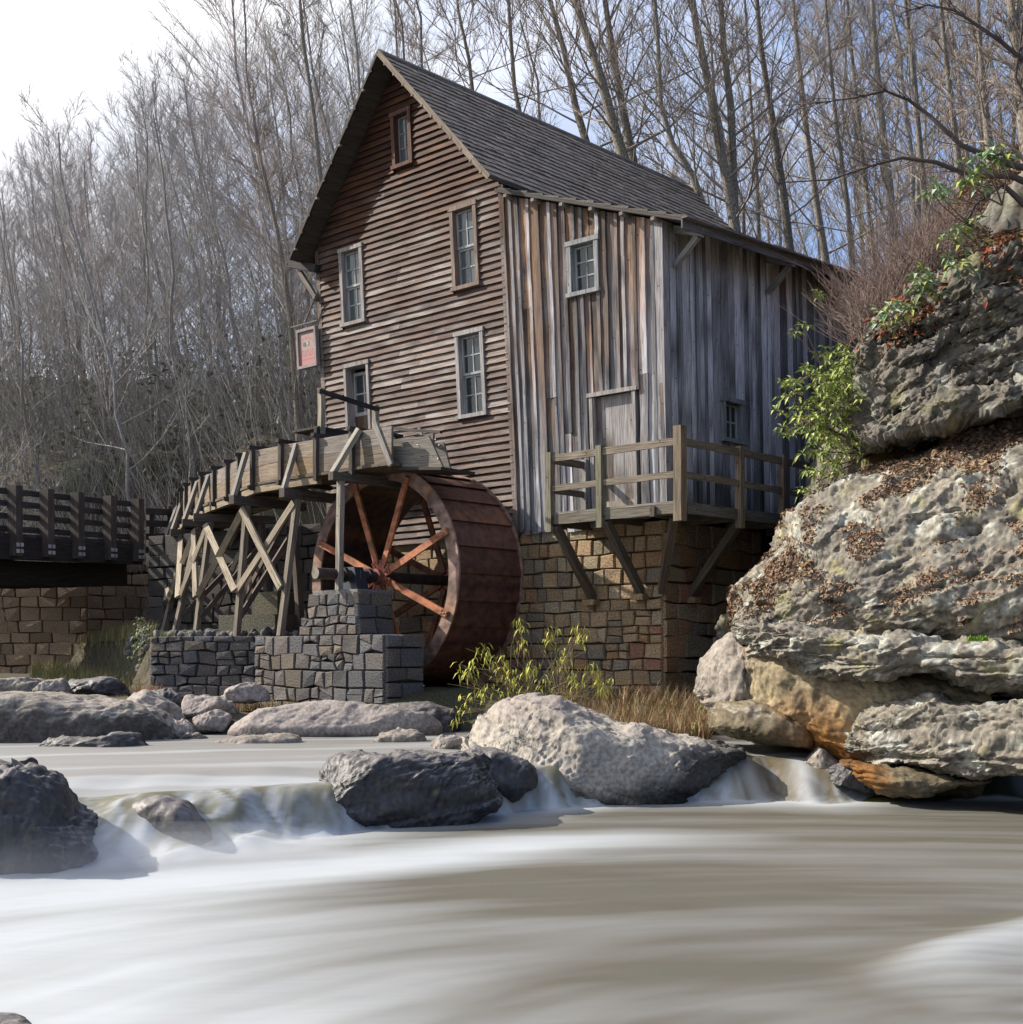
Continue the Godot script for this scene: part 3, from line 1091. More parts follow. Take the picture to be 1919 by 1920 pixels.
func build_roof(mill: Node3D) -> void:
	var over := .46
	var ry := APEX + .16
	var half := GW * .5
	var eo := .12
	var lo_e := .36
	var el := ry - SLOPE * (half + eo)
	var ra := mp(half, ry, -over)
	var rb := mp(half, ry, DEPTH)
	var ea := mp(-eo, el, -over)
	var eb := mp(-eo, el, DEPTH)
	var le := ry - SLOPE * (half + lo_e)
	var la := mp(GW + lo_e, le, -over)
	var lb := mp(GW + lo_e, le, DEPTH)
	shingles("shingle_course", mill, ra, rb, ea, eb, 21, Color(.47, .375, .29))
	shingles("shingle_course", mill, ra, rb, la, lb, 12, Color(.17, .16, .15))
	# boards under the shingles
	var st := Shape.new()
	var dn := Vector3(0, -.055, 0)
	for e in [[ea, eb], [la, lb]]:
		st.loft([[ra, ra + dn, e[0] + dn, e[0]], [rb, rb + dn, e[1] + dn, e[1]]], [Color(.10, .085, .07), Color(.10, .085, .07)])
	obj("roof_deck", st, M.wood, mill)
	var cap := Shape.new()
	var up := Vector3(0, .045, 0)
	var side := D1 * .13
	for k in [1.0, -1.0]:
		cap.loft([[ra + up, ra + up * .3, ra + side * k - Vector3(0, .13 * SLOPE - .05, 0), ra + side * k - Vector3(0, .13 * SLOPE - .08, 0)], [rb + up, rb + up * .3, rb + side * k - Vector3(0, .13 * SLOPE - .05, 0), rb + side * k - Vector3(0, .13 * SLOPE - .08, 0)]], [Color(.19, .165, .145), Color(.19, .165, .145)])
	obj("ridge_cap", cap, M.wood, mill)
	# barge boards and the ends of the laths under the rake
	for e in [[ra, ea, Color(.30, .24, .18), 1.0], [ra, la, Color(.06, .05, .045), -1.0]]:
		var s := Shape.new()
		beam(s, e[0] + Vector3(0, -.035, 0) - D2 * .012, e[1] + Vector3(0, -.035, 0) - D2 * .012, .022, .10 if e[3] > 0 else .06, e[2], Vector3.UP, 12, .006)
		obj("barge_board", s, M.wood, mill)
		for i in 11:
			var p: Vector3 = e[0].lerp(e[1], (i + .8) / 11.6) + Vector3(0, -.11, 0)
			var l := Shape.new()
			beam(l, p - D2 * .03, p + D2 * (.44 if e[3] > 0 else .03), .05, .04, Color(.33, .27, .21) if e[3] > 0 or i % 3 == 1 else Color(.05, .042, .036), Vector3.UP, 1)
			obj("lath", l, M.wood, mill)
	# level beam sticking out under the left eave
	timber("eave_beam", mp(GW - .1, 9.72, -.12), mp(6.02, 10.0, -.12), .14, .16, Color(.06, .05, .045), mill)
	timber("eave_strut", mp(GW - .02, 9.1, -.1), mp(5.75, 9.78, -.1), .08, .09, Color(.24, .2, .16), mill)
	# lean-to roof
	var lo := .30
	var p0 := mp(.02, 10.12, -lo * .6)
	var p1 := mp(.02, 10.12, 8.2)
	var q0 := mp(-3.3, lean_roof(-3.3, -.2) + .06, -lo * .6) + (-D1 * .62 + Vector3(0, -.21, 0))
	var q1 := mp(-3.3, lean_roof(-3.3, 8.2) + .06, 8.2) + (-D1 * .62 + Vector3(0, -.21, 0))
	shingles("shingle_course", mill, p0, p1, q0, q1, 11, Color(.22, .195, .17), .045)
	var s2 := Shape.new()
	s2.loft([[p0, p0 + dn, q0 + dn, q0], [p1, p1 + dn, q1 + dn, q1]], [Color(.13, .11, .10), Color(.13, .11, .10)])
	obj("roof_deck", s2, M.wood, mill)
	for i in 6:
		var p := p0.lerp(q0, (i + .45) / 6.4) + Vector3(0, -.1, 0)
		var l := Shape.new()
		beam(l, p - D2 * .05, p + D2 * .6, .07, .055, Color(.32, .28, .24), Vector3.UP, 1)
		obj("lath", l, M.wood, mill)
	var s3 := Shape.new()
	beam(s3, q0 + Vector3(0, -.10, 0) - D2 * .1, q1 + Vector3(0, -.10, 0), .03, .17, Color(.16, .15, .145), Vector3.UP, 14, .006)
	obj("gutter_board", s3, M.wood, mill)
	var s4 := Shape.new()
	beam(s4, q0 + Vector3(0, -.03, 0) - D2 * .12 - D1 * .06, q1 + Vector3(0, -.03, 0) - D1 * .06, .12, .025, Color(.22, .2, .19), Vector3.UP, 14, .005)
	obj("gutter", s4, M.wood, mill)


# ---------------------------------------------------------------- masonry
func stone_block(called: String, parent: Node, pts: Array, out: Vector3, depth: float, proud: float, col: Color) -> void:
	# pts: the four corners of the face in the wall plane; a rough pillow with a recessed joint round it
	var c: Vector3 = (pts[0] + pts[1] + pts[2] + pts[3]) * .25
	var st := Shape.new()
	var base := []
	var rim := []
	var face := []
	for i in 4:
		var p: Vector3 = pts[i]
		var to := (c - p)
		var l := to.length()
		to /= maxf(l, 1e-4)
		base.append(p + to * .006 - out * depth)
		rim.append(p + to * (.012 + rr(0, .012)) + out * (proud * .35))
		face.append(p + to * (minf(l * .2, .028) + rr(0, .02)) + out * (proud * rr(.8, 1.25)))
	var top: Vector3 = c + out * proud * rr(.9, 1.5) + Vector3(rr(-.02, .02), rr(-.02, .02), 0)
	for i in 4:
		var j := (i + 1) % 4
		st.quad(base[i], base[j], rim[j], rim[i], (base[i] + base[j]) * .5 - c + out * depth, col * .8, col)
		st.quad(rim[i], rim[j], face[j], face[i], out, col * .95, col)
		st.tri(face[i], face[j], top, out, col * rr(.92, 1.08))
	obj(called, st, M.stone, parent)

func ashlar(u0: float, u1: float, v0: float, v1: float, hmin: float, hmax: float, wmin: float, wmax: float) -> Array:
	# random ranged masonry: [u0, u1, v0, v1] of every stone
	var out := []
	var v := v0
	while v < v1 - .01:
		var h := minf(rr(hmin, hmax), v1 - v)
		if v1 - v - h < hmin * .6:
			h = v1 - v
		var u := u0
		while u < u1 - .01:
			var w := minf(rr(wmin, wmax), u1 - u)
			if u1 - u - w < wmin * .6:
				w = u1 - u
			if h > hmin * 1.5 and rng.randf() < .28:
				var k := rr(.4, .6)
				out.append([u, u + w, v, v + h * k])
				if w > wmin * 1.7 and rng.randf() < .5:
					var m := rr(.4, .6)
					out.append([u, u + w * m, v + h * k, v + h])
					out.append([u + w * m, u + w, v + h * k, v + h])
				else:
					out.append([u, u + w, v + h * k, v + h])
			else:
				out.append([u, u + w, v, v + h])
			u += w
		v += h
	return out

func stone_face(parent: Node, a: Vector3, b: Vector3, y0: float, y1: float, out: Vector3, size: Array, tone: Callable, slant := Vector3.ZERO, skip = null, wob := 1.0) -> void:
	# a wall face from a to b; slant leans the top (per metre of height)
	var len := a.distance_to(b)
	var dir := (b - a) / len
	var nor := out.normalized()
	for s in ashlar(0, len, y0, y1, size[0], size[1], size[2], size[3]):
		if skip != null and skip.call((s[0] + s[1]) * .5, (s[2] + s[3]) * .5):
			continue
		var pts := []
		for q in [[s[0], s[2]], [s[1], s[2]], [s[1], s[3]], [s[0], s[3]]]:
			var w := Vector3(0, 0, 0)
			if q[0] > .02 and q[0] < len - .02 and q[1] > y0 + .02 and q[1] < y1 - .02:
				w = dir * .07 * wob * fine.get_noise_2d(q[0] * 3.0, q[1] * 3.0) + Vector3(0, .09 * wob * fine.get_noise_2d(q[0] * 1.7 + 9.0, q[1] * 2.3), 0)
			pts.append(Vector3(a.x, 0, a.z) + dir * q[0] + Vector3(0, q[1], 0) + slant * (q[1] - y0) + w)
		stone_block("stone", parent, pts, nor, .06, rr(.018, .045), tone.call((s[0] + s[1]) * .5, (s[2] + s[3]) * .5))

func core(called: String, parent: Node, foot: Array, y0: float, y1: float, col: Color, tops: Array = []) -> MeshInstance3D:
	# mortar body behind the stones: four plan corners, optional other corners on top
	var st := Shape.new()
	var lo := []
	var hi := []
	for i in 4:
		var p: Vector3 = foot[i]
		lo.append(Vector3(p.x, y0, p.z))
		var q: Vector3 = tops[i] if tops.size() else p
		hi.append(Vector3(q.x, y1, q.z))
	st.loft([lo, hi], [col, col])
	return obj(called, st, M.stone, parent)

func tan_stone(_u: float, _v: float) -> Color:
	var pick := rng.randf()
	var c := Color(.33, .235, .14)
	if pick < .2:
		c = Color(.25, .205, .15)
	elif pick < .32:
		c = Color(.36, .22, .12)
	elif pick < .5:
		c = Color(.32, .26, .17)
	elif pick < .54:
		c = Color(.28, .15, .10)
	return c * rr(.85, 1.25)

func grey_stone(_u: float, _v: float) -> Color:
	var c := Color(.145, .13, .12)
	var pick := rng.randf()
	if pick < .3:
		c = Color(.12, .118, .12)
	elif pick < .45:
		c = Color(.175, .148, .12)
	return c * rr(.7, 1.2)

func brown_stone(_u: float, _v: float) -> Color:
	return Color(.29, .215, .15) * rr(.65, 1.2)

func build_foundation(mill: Node3D) -> void:
	var a := m0(-3.2, 0, .06)
	var b := m0(GW, 0, .06)
	var back := D2 * 3.4
	var f := core("stone_foundation", mill, [a + D2 * .07 + D1 * .07, b + D2 * .07, b + back, a + back + D1 * .07], .2, 3.98, Color(.10, .085, .07))
	stone_face(f, a, m0(1.9, 0, .06), .35, 3.98, -D2, [.18, .28, .2, .44], tan_stone, Vector3.ZERO, null, .5)
	stone_face(f, m0(1.9, 0, .06), m0(4.4, 0, .06), .6, 3.98, -D2, [.26, .4, .35, .7], tan_stone)
	stone_face(f, a, a + D2 * 2.9, .35, 3.98, -D1, [.24, .36, .3, .6], tan_stone)

func build_balcony(mill: Node3D) -> void:
	var dk := Color(.125, .105, .08)
	var y := 4.10
	var far := 4.9
	# deck planks
	var st := Shape.new()
	beam(st, m0(-1.6, y - .09, -.97), m0(-4.3, y - .09, -.97), .05, .17, Color(.17, .15, .115), Vector3.UP, 6, .005)
	beam(st, m0(-4.3, y - .09, -1.0), m0(-4.3, y - .03, far), .05, .17, Color(.16, .155, .14), Vector3.UP, 8, .005)
	var deck := obj("balcony", st, M.wood, mill)
	for i in 6:
		timber("deck_plank", m0(-1.58, y, -.92 + i * .165), m0(-4.27, y, -.92 + i * .165), .155, .035, Color(.20, .18, .15) * rr(.8, 1.2), deck)
	for i in 6:
		timber("deck_plank", m0(-3.42 - i * .155, y, .02), m0(-3.42 - i * .155, y + .05, far), .145, .035, Color(.20, .18, .15) * rr(.8, 1.2), deck)
	for t in [-1.68, -2.74, -3.8]:
		timber("joist", m0(t, y - .12, .2), m0(t, y - .12, -1.05), .09, .16, dk, deck)
	for s in [-.93, .59, 1.88, 3.2, 4.5]:
		timber("joist", m0(-3.2, y - .11, s), m0(-4.36, y - .11, s), .09, .16, dk, deck)
	# posts and rails
	var posts := []
	for t in [-1.66, -2.74]:
		posts.append(m0(t, 0, -1.0))
	posts.append(m0(-4.3, 0, -1.0))
	for s in [.59, 1.88, 3.2, 4.6]:
		posts.append(m0(-4.33, 0, s))
	for i in posts.size():
		var p: Vector3 = posts[i]
		var big := .15 if i == 2 else .115
		var tone := Color(.27, .25, .17) if i < 2 else (Color(.24, .19, .13) if i == 2 else Color(.23, .18, .13))
		timber("post", p + Vector3(0, y - .30, 0), p + Vector3(rr(-.01, .01), y + (1.15 if i == 2 else 1.02), 0), big, big, tone * rr(.9, 1.1), deck, null, D2)
	for k in [[.42, .10], [.92, .115]]:
		for i in posts.size() - 1:
			var a: Vector3 = posts[i] + Vector3(0, y + k[0], 0)
			var b: Vector3 = posts[i + 1] + Vector3(0, y + k[0], 0)
			var d := (b - a).normalized() * .055
			timber("rail", a + d, b - d, .045, k[1], Color(.24, .20, .15) * rr(.9, 1.1), deck)
		timber("rail", posts[0] + Vector3(0, y + k[0] - .02, 0), m0(-1.66, y + k[0] - .02, -.06), .05, k[1], Color(.16, .13, .10), deck)
	timber("post", m0(-1.66, y, -.10), m0(-1.66, y + 1.0, -.10), .1, .1, Color(.36, .34, .31), deck, null, D2)
	# struts down to the stones
	for b in [[m0(-1.74, y - .2, -.95), m0(-1.74, 2.72, .02)], [m0(-2.8, y - .2, -.95), m0(-2.78, 2.78, .02)], [m0(-4.05, y - .2, -.8), m0(-3.22, 2.8, -.02)], [m0(-4.2, y - .2, .75), m0(-3.24, 2.75, .75)]]:
		timber("strut", b[0], b[1], .12, .13, Color(.15, .125, .095), deck)
	for p in [m0(-1.74, 2.66, -.04), m0(-2.78, 2.72, -.04), m0(-3.27, 2.68, .75)]:
		timber("bearing_stone", p - D1 * .13, p + D1 * .13, .18, .10, Color(.33, .24, .14), deck, M.stone)


# ---------------------------------------------------------------- the wheel
const HUB := Vector2(1.43, 3.14)   # t and y of the axle
const WR := 1.95
const W0 := -2.0                   # faces of the wheel along D2
const W1 := -.42

func wp(r: float, a: float, s: float) -> Vector3:
	return m0(HUB.x - r * cos(a), HUB.y + r * sin(a), s)

func rusty(p: Vector3, base: Color) -> Color:
	var k := fbm.get_noise_3d(p.x * 1.7, p.y * 1.7, p.z * 1.7)
	var c := mixc(base, base * .55, sm(.0, .5, k))
	return mixc(c, Color(.33, .15, .06), sm(.15, .5, fbm.get_noise_3d(p.x * 3.0 + 9.0, p.y * 3.0, p.z * 3.0)) * .5)

func annulus(r0: float, r1: float, s0: float, s1: float, base: Color, n := 72) -> Shape:
	var st := Shape.new()
	var rings := []
	var cols := []
	for i in n + 1:
		var a := TAU * i / n
		rings.append([wp(r0, a, s0), wp(r1, a, s0), wp(r1, a, s1), wp(r0, a, s1)])
		cols.append(rusty(wp(r1, a, s0), base))
	st.loft(rings, cols, Vector2.ZERO, false)
	return st

func build_wheel() -> void:
	var w := thing("water_wheel", "large rusty iron overshot water wheel with eight orange spokes", "water wheel", m0(HUB.x, 1.19, -1.2))
	var ring_col := Color(.26, .165, .13)
	for e in [[W0, W0 + .035], [W1 - .035, W1]]:
		obj("rim", annulus(1.70, WR, e[0], e[1], ring_col), M.rust, w)
	# sole of the buckets
	obj("sole", annulus(1.69, 1.705, W0 + .036, W1 - .036, Color(.06, .035, .028)), M.rust, w)
	# overlapping bucket plates
	var n := 26
	for k in n:
		var a0 := TAU * k / n
		var a1 := TAU * (k + 1.12) / n
		var st := Shape.new()
		var rings := []
		var cols := []
		var tone := Color(.115, .05, .036) * rr(.8, 1.2)
		for i in 5:
			var q := i / 4.0
			var a := lerpf(a1, a0, q)
			var r := lerpf(WR - .06, WR - .015, q)
			rings.append([wp(r - .012, a, W0 + .04), wp(r, a, W0 + .04), wp(r, a, W1 - .04), wp(r - .012, a, W1 - .04)])
			cols.append(rusty(wp(r, a, -1.2), tone))
		st.loft(rings, cols, uvr())
		var inner := wp(1.69, a0 + .12, W0 + .04)
		st.quad(inner, wp(WR - .06, a0 + .02, W0 + .04), wp(WR - .06, a0 + .02, W1 - .04), wp(1.69, a0 + .12, W1 - .04), Vector3.UP, tone, tone)
		obj("bucket", st, M.rust, w)
	# spokes on both faces, rivets at their ends
	for e in [[W0 - .006, -1.0, Color(.43, .155, .07)], [W1 + .0, 1.0, Color(.2, .075, .04)]]:
		for k in 8:
			var a := TAU * (k + .5) / 8
			var st := Shape.new()
			var d := wp(1, a, 0) - wp(0, a, 0)
			var rings := []
			var cols := []
			var side := wp(1, a + PI * .5, 0) - wp(0, 0, 0)
			for i in 7:
				var r := lerpf(.16, 1.84, i / 6.0)
				var c: Vector3 = wp(r, a, e[0])
				var h := .058
				rings.append([c - side * h, c + side * h, c + side * h + D2 * e[1] * .045, c - side * h + D2 * e[1] * .045])
				cols.append(rusty(c, e[2]))
			st.loft(rings, cols, uvr())
			var sp := obj("spoke", st, M.rust, w)
			if e[1] < 0:
				var rv := Shape.new()
				for q in [[1.70, -.028], [1.70, .028], [1.765, 0.0], [1.82, -.028], [1.82, .028]]:
					ball(rv, wp(q[0], a, e[0] - .05) + side * q[1], .02, Color(.30, .22, .18))
				obj("rivets", rv, M.plain, sp)
	# hub plates with notches between the spokes, collar and axle
	for e in [[W0 - .075, W0 - .052], [W1 + .05, W1 + .075]]:
		var st := Shape.new()
		var rings := []
		var cols := []
		for i in 97:
			var a := TAU * i / 96
			var notch := absf(fposmod(a / (TAU / 8.0), 1.0) - .0)
			notch = minf(notch, 1.0 - notch)
			var r := .2 if notch < .09 else .30
			rings.append([wp(.05, a, e[0]), wp(r, a, e[0]), wp(r, a, e[1]), wp(.05, a, e[1])])
			cols.append(rusty(wp(r, a, e[0]), Color(.34, .105, .06)))
		st.loft(rings, cols, Vector2.ZERO, false)
		var hub := obj("hub_plate", st, M.rust, w)
		if e[0] < W0:
			var rv := Shape.new()
			for k in 8:
				for q in [[.26, -.13], [.26, .13], [.19, 0.0], [.225, .0]]:
					ball(rv, wp(q[0], TAU * (k + .5) / 8 + q[1], e[0] - .002), .015, Color(.06, .03, .025))
			obj("hub_bolts", rv, M.iron, hub)
	obj("collar", annulus(.06, .14, W0 - .16, W0 - .076, Color(.25, .09, .06), 32), M.rust, w)
	var ax := Shape.new()
	ax.tube(PackedVector3Array([m0(HUB.x, HUB.y, -3.47), m0(HUB.x, HUB.y, .3)]), PackedFloat32Array([.095, .095]), 24, Color(.07, .045, .04), true)
	obj("axle", ax, M.rust, w)
	var cp := Shape.new()
	cp.tube(PackedVector3Array([m0(HUB.x, HUB.y, -3.476), m0(HUB.x, HUB.y, -3.47)]), PackedFloat32Array([.097, .097]), 24, Color(.22, .2, .16), true)
	obj("axle_end", cp, M.rust, w)
	# pillow block on the pier
	var pb := Shape.new()
	var c := m0(HUB.x, HUB.y, -2.62)
	pb.loft([[c + D1 * .24 - D2 * .13 + Vector3(0, -.27, 0), c - D1 * .24 - D2 * .13 + Vector3(0, -.27, 0), c - D1 * .24 + D2 * .13 + Vector3(0, -.27, 0), c + D1 * .24 + D2 * .13 + Vector3(0, -.27, 0)],
		[c + D1 * .2 - D2 * .12 + Vector3(0, -.10, 0), c - D1 * .2 - D2 * .12 + Vector3(0, -.10, 0), c - D1 * .2 + D2 * .12 + Vector3(0, -.10, 0), c + D1 * .2 + D2 * .12 + Vector3(0, -.10, 0)],
		[c + D1 * .11 - D2 * .1 + Vector3(0, .14, 0), c - D1 * .11 - D2 * .1 + Vector3(0, .14, 0), c - D1 * .11 + D2 * .1 + Vector3(0, .14, 0), c + D1 * .11 + D2 * .1 + Vector3(0, .14, 0)]], [Color(.05, .055, .07), Color(.05, .055, .07), Color(.05, .055, .07)])
	for k in [-1, 1]:
		pb.tube(PackedVector3Array([c + D1 * .17 * k + Vector3(0, -.26, 0), c + D1 * .17 * k + Vector3(0, .08, 0)]), PackedFloat32Array([.022, .022]), 8, Color(.05, .05, .06), true)
	obj("bearing", pb, M.iron, w)
	for u in [-2.9, -2.35]:
		obj("shaft_collar", annulus(.09, .135, u, u + .07, Color(.06, .06, .07), 28), M.iron, w)


# ---------------------------------------------------------------- flume on its trestle
func flume_path() -> Array:
	# outer edge of the trough floor, from the spout back upstream
	var p := [m0(.30, 0, -2.75), m0(1.3, 0, -2.75), m0(2.85, 0, -2.75), m0(4.0, 0, -2.75), Vector3(-5.65, 0, -26.7), Vector3(-6.6, 0, -28.5), Vector3(-7.4, 0, -30.4), Vector3(-8.1, 0, -32.5), Vector3(-8.8, 0, -34.8)]
	var c := Curve3D.new()
	for i in p.size():
		var tan: Vector3 = (p[mini(i + 1, p.size() - 1)] - p[maxi(i - 1, 0)]) / 6.0
		c.add_point(p[i], -tan, tan)
	var out := []
	var l := c.get_baked_length()
	var n := 15
	for i in n + 1:
		out.append(c.sample_baked(l * i / n))
	return out

func build_flume() -> void:
	var f := thing("wooden_flume", "curving plank flume on an X-braced timber trestle that feeds the wheel", "flume", m0(3.2, 2.1, -2.3))
	var p := flume_path()
	var n := p.size()
	var lo := 4.98
	var hi := 5.58
	var out := []      # pointing away from the mill, across the trough
	for i in n:
		var d: Vector3 = (p[mini(i + 1, n - 1)] - p[maxi(i - 1, 0)]).normalized()
		out.append(d.cross(Vector3.UP).normalized() * (1.0 if d.cross(Vector3.UP).dot(-D2) > 0 else -1.0))
	var wid := .95
	for i in n - 1:
		for k in 2:                                     # two planks high
			var y0 := lerpf(lo, hi, k * .5)
			var y1 := lerpf(lo, hi, k * .5 + .5) - .006
			for side in [0.0, wid]:
				var a: Vector3 = p[i] - out[i] * side
				var b: Vector3 = p[i + 1] - out[i + 1] * side
				var tone := mixc(Color(.26, .18, .10), Color(.24, .21, .18), rng.randf() * .6 + .5 * k + (.5 if i < 2 else -.1)) * rr(.85, 1.15)
				var st := Shape.new()
				beam(st, Vector3(a.x, (y0 + y1) * .5, a.z), Vector3(b.x, (y0 + y1) * .5, b.z), .045, y1 - y0, tone, Vector3.UP, 3, .004)
				obj("side_plank", st, M.wood, f)
		var mid0: Vector3 = p[i] - out[i] * wid * .5
		var mid1: Vector3 = p[i + 1] - out[i + 1] * wid * .5
		timber("floor_plank", Vector3(mid0.x, lo - .03, mid0.z), Vector3(mid1.x, lo - .03, mid1.z), wid + .1, .05, Color(.14, .11, .08), f)
		# stringers under the floor
		for side in [.02, wid - .02]:
			var a: Vector3 = p[i] - out[i] * side
			var b: Vector3 = p[i + 1] - out[i + 1] * side
			if i < (2 if side < .1 else 4):
				continue
			timber("stringer", Vector3(a.x, lo - .13, a.z), Vector3(b.x, lo - .13, b.z), .10, .13, Color(.32, .26, .18) * rr(.85, 1.1), f)
	for i in range(1, n):
		for side in [-.055, wid + .055]:                # upright ribs clasping the planks
			var a: Vector3 = p[i] - out[i] * side
			timber("rib", Vector3(a.x, lo - .14, a.z), Vector3(a.x, hi + .05, a.z), .085, .075, Color(.085, .07, .06), f, null, out[i])
		var a2: Vector3 = p[i] + out[i] * .14
		var b2: Vector3 = p[i] - out[i] * (wid + .14)
		timber("cross_tie", Vector3(a2.x, hi + .06, a2.z), Vector3(b2.x, hi + .06, b2.z), .09, .06, Color(.07, .06, .055), f)
		if i > 2:
			timber("floor_joist", Vector3(a2.x, lo - .09, a2.z), Vector3(b2.x, lo - .09, b2.z), .1, .07, Color(.09, .075, .06), f)
	# end of the trough over the wheel and its spout
	var st := Shape.new()
	for side in [-.03, wid + .03]:
		var a: Vector3 = p[0] - out[0] * side
		beam(st, a + Vector3(0, lo - .06, 0), a + D1 * .42 + Vector3(0, hi + .12, 0), .05, .10, Color(.36, .33, .29), Vector3.UP, 2)
	obj("end_post", st, M.wood, f)
	var sp := m0(.42, 0, -2.55)
	for q in [[sp, 1.0], [sp + D2 * .72, .9]]:
		var b: Vector3 = q[0]
		var s2 := Shape.new()
		var r := []
		var c := []
		for k in ([0.0, .5, 1.0] if q[1] == 1.0 else [0.0, .3, .55]):
			var o: Vector3 = b - D1 * (k * 1.12 - .1) + D2 * .10 * k
			r.append([o + Vector3(0, 4.92 - .10 * k, 0), o + D2 * .04 + Vector3(0, 4.92 - .10 * k, 0), o + D2 * .04 + D1 * (.34 * k) + Vector3(0, 5.40 - .02 * k, 0), o + D1 * (.34 * k) + Vector3(0, 5.40 - .02 * k, 0)])
			c.append(Color(.24, .22, .185) * rr(.9, 1.1))
		s2.loft(r, c, uvr())
		var pl := obj("spout_plank", s2, M.wood, f)
		if q[1] == 1.0:
			var nails := Shape.new()
			for k in [[.12, 5.0], [.5, 5.05], [.95, 4.98], [.97, 5.2], [.9, 5.3], [.55, 5.25]]:
				ball(nails, b - D1 * (k[0] * 1.12 - .15) + D2 * .10 * k[0] + Vector3(0, k[1], 0) - D2 * .008, .014, Color(.5, .45, .4))
			obj("nail_heads", nails, M.iron, pl)
	timber("spout_floor", sp + D2 * .38 + D1 * .1 + Vector3(0, 4.90, 0), sp + D2 * .42 - D1 * 1.05 + Vector3(0, 4.80, 0), .82, .05, Color(.07, .055, .045), f)
	timber("gate_rod", m0(2.0, 5.9, -1.5), m0(-.35, 5.46, -2.25), .05, .05, Color(.05, .045, .04), f)
	# trestle bents: cross beam, kicker up to the rib, two legs
	var feet := [[Vector3(-4.1, 2.10, -23.65), m0(2.85, 4.62, -2.75)], [Vector3(-5.14, 2.12, -24.95), m0(4.37, 4.62, -2.75)], [Vector3(-6.5, 2.15, -27.45), Vector3(-6.31, 4.62, -27.95)],
		[Vector3(-7.15, 2.2, -28.3), Vector3(-6.78, 4.6, -28.9)], [Vector3(-8.05, 2.25, -30.8), Vector3(-7.6, 4.6, -31.1)], [Vector3(-8.8, 2.3, -32.4), Vector3(-8.2, 4.6, -32.9)]]
	var light := Color(.33, .275, .20)
	for i in feet.size():
		var foot: Vector3 = feet[i][0]
		var top: Vector3 = feet[i][1]
		var o: Vector3 = -D2
		if i >= 2:
			o = Vector3(-.88, 0, .30).normalized()
		timber("cross_beam", top + o * .35 + Vector3(0, .03, 0), top - o * 1.35 + Vector3(0, .03, 0), .15, .16, Color(.12, .10, .085), f)
		timber("kicker", top + o * .30 + Vector3(0, .10, 0), top + o * .02 + D1 * .0 + Vector3(0, .93, 0), .08, .09, Color(.30, .28, .24), f, null, D1)
		timber("leg", foot, top + Vector3(0, -.04, 0), .105, .105, Color(.26, .22, .17), f, null, D1)
		var inner := top - o * 1.05
		if i == 0:
			continue
		timber("leg", Vector3(inner.x, 1.9, inner.z) - o * .25, inner + Vector3(0, -.04, 0), .12, .12, Color(.16, .13, .11), f, null, D1)
		timber("brace", foot.lerp(top, .12), inner + Vector3(0, -.5, 0), .06, .1, Color(.15, .12, .10), f)
	for i in feet.size() - 1:
		for q in [[i, i + 1], [i + 1, i]]:
			var hi_p: Vector3 = feet[q[0]][1] + Vector3(0, -.12, 0)
			var lo_p: Vector3 = (feet[q[1]][0] as Vector3).lerp(feet[q[1]][1], .34)
			var off: Vector3 = -D2 * (.075 if q[0] == i else .125)
			timber("x_brace", hi_p + off, lo_p + off, .05, .13, light * rr(.9, 1.15), f, null, D1)
		var a: Vector3 = (feet[i][1] as Vector3) + D2 * 1.05
		var b: Vector3 = (feet[i + 1][0] as Vector3) + D2 * 1.05
		if i > 0:
			timber("x_brace", a, b + Vector3(0, .6, 0), .05, .11, Color(.15, .12, .1), f)
	# lone post from the bearing up to the flume over the wheel
	var head := m0(1.36, 4.72, -2.98)
	timber("prop", m0(1.36, 2.86, -3.02), head + Vector3(0, .1, 0), .10, .10, Color(.38, .34, .28), f, null, D1)
	timber("cross_beam", m0(1.36, 4.80, -3.2), m0(1.3, 4.80, -1.5), .13, .14, Color(.14, .12, .10), f)
	timber("kicker", m0(1.4, 4.86, -3.12), m0(1.06, 5.6, -2.82), .085, .10, Color(.40, .37, .31), f, null, D1)
	# walkway from the door to the flume
	for k in 5:
		timber("walkway_plank", m0(2.38 + k * .15, 5.80, -2.72), m0(2.38 + k * .15, 5.80, -.1), .14, .04, Color(.09, .075, .065), f)
	timber("walkway_beam", m0(2.34, 5.72, -2.75), m0(2.34, 5.76, -.1), .08, .15, Color(.05, .045, .045), f)
	timber("walkway_plank", m0(2.4, 5.79, -.5), m0(4.6, 5.76, -.5), .75, .04, Color(.08, .065, .06), f)
	timber("post", m0(2.33, 4.95, -2.62), m0(2.33, 6.50, -2.62), .10, .10, Color(.42, .37, .28), f, null, D2)
	timber("post", m0(2.33, 5.7, -1.35), m0(2.33, 6.38, -1.35), .10, .10, Color(.40, .36, .29), f, null, D2)
	timber("rail", m0(2.30, 6.44, -2.7), m0(2.30, 6.30, -1.3), .05, .08, Color(.06, .05, .05), f)


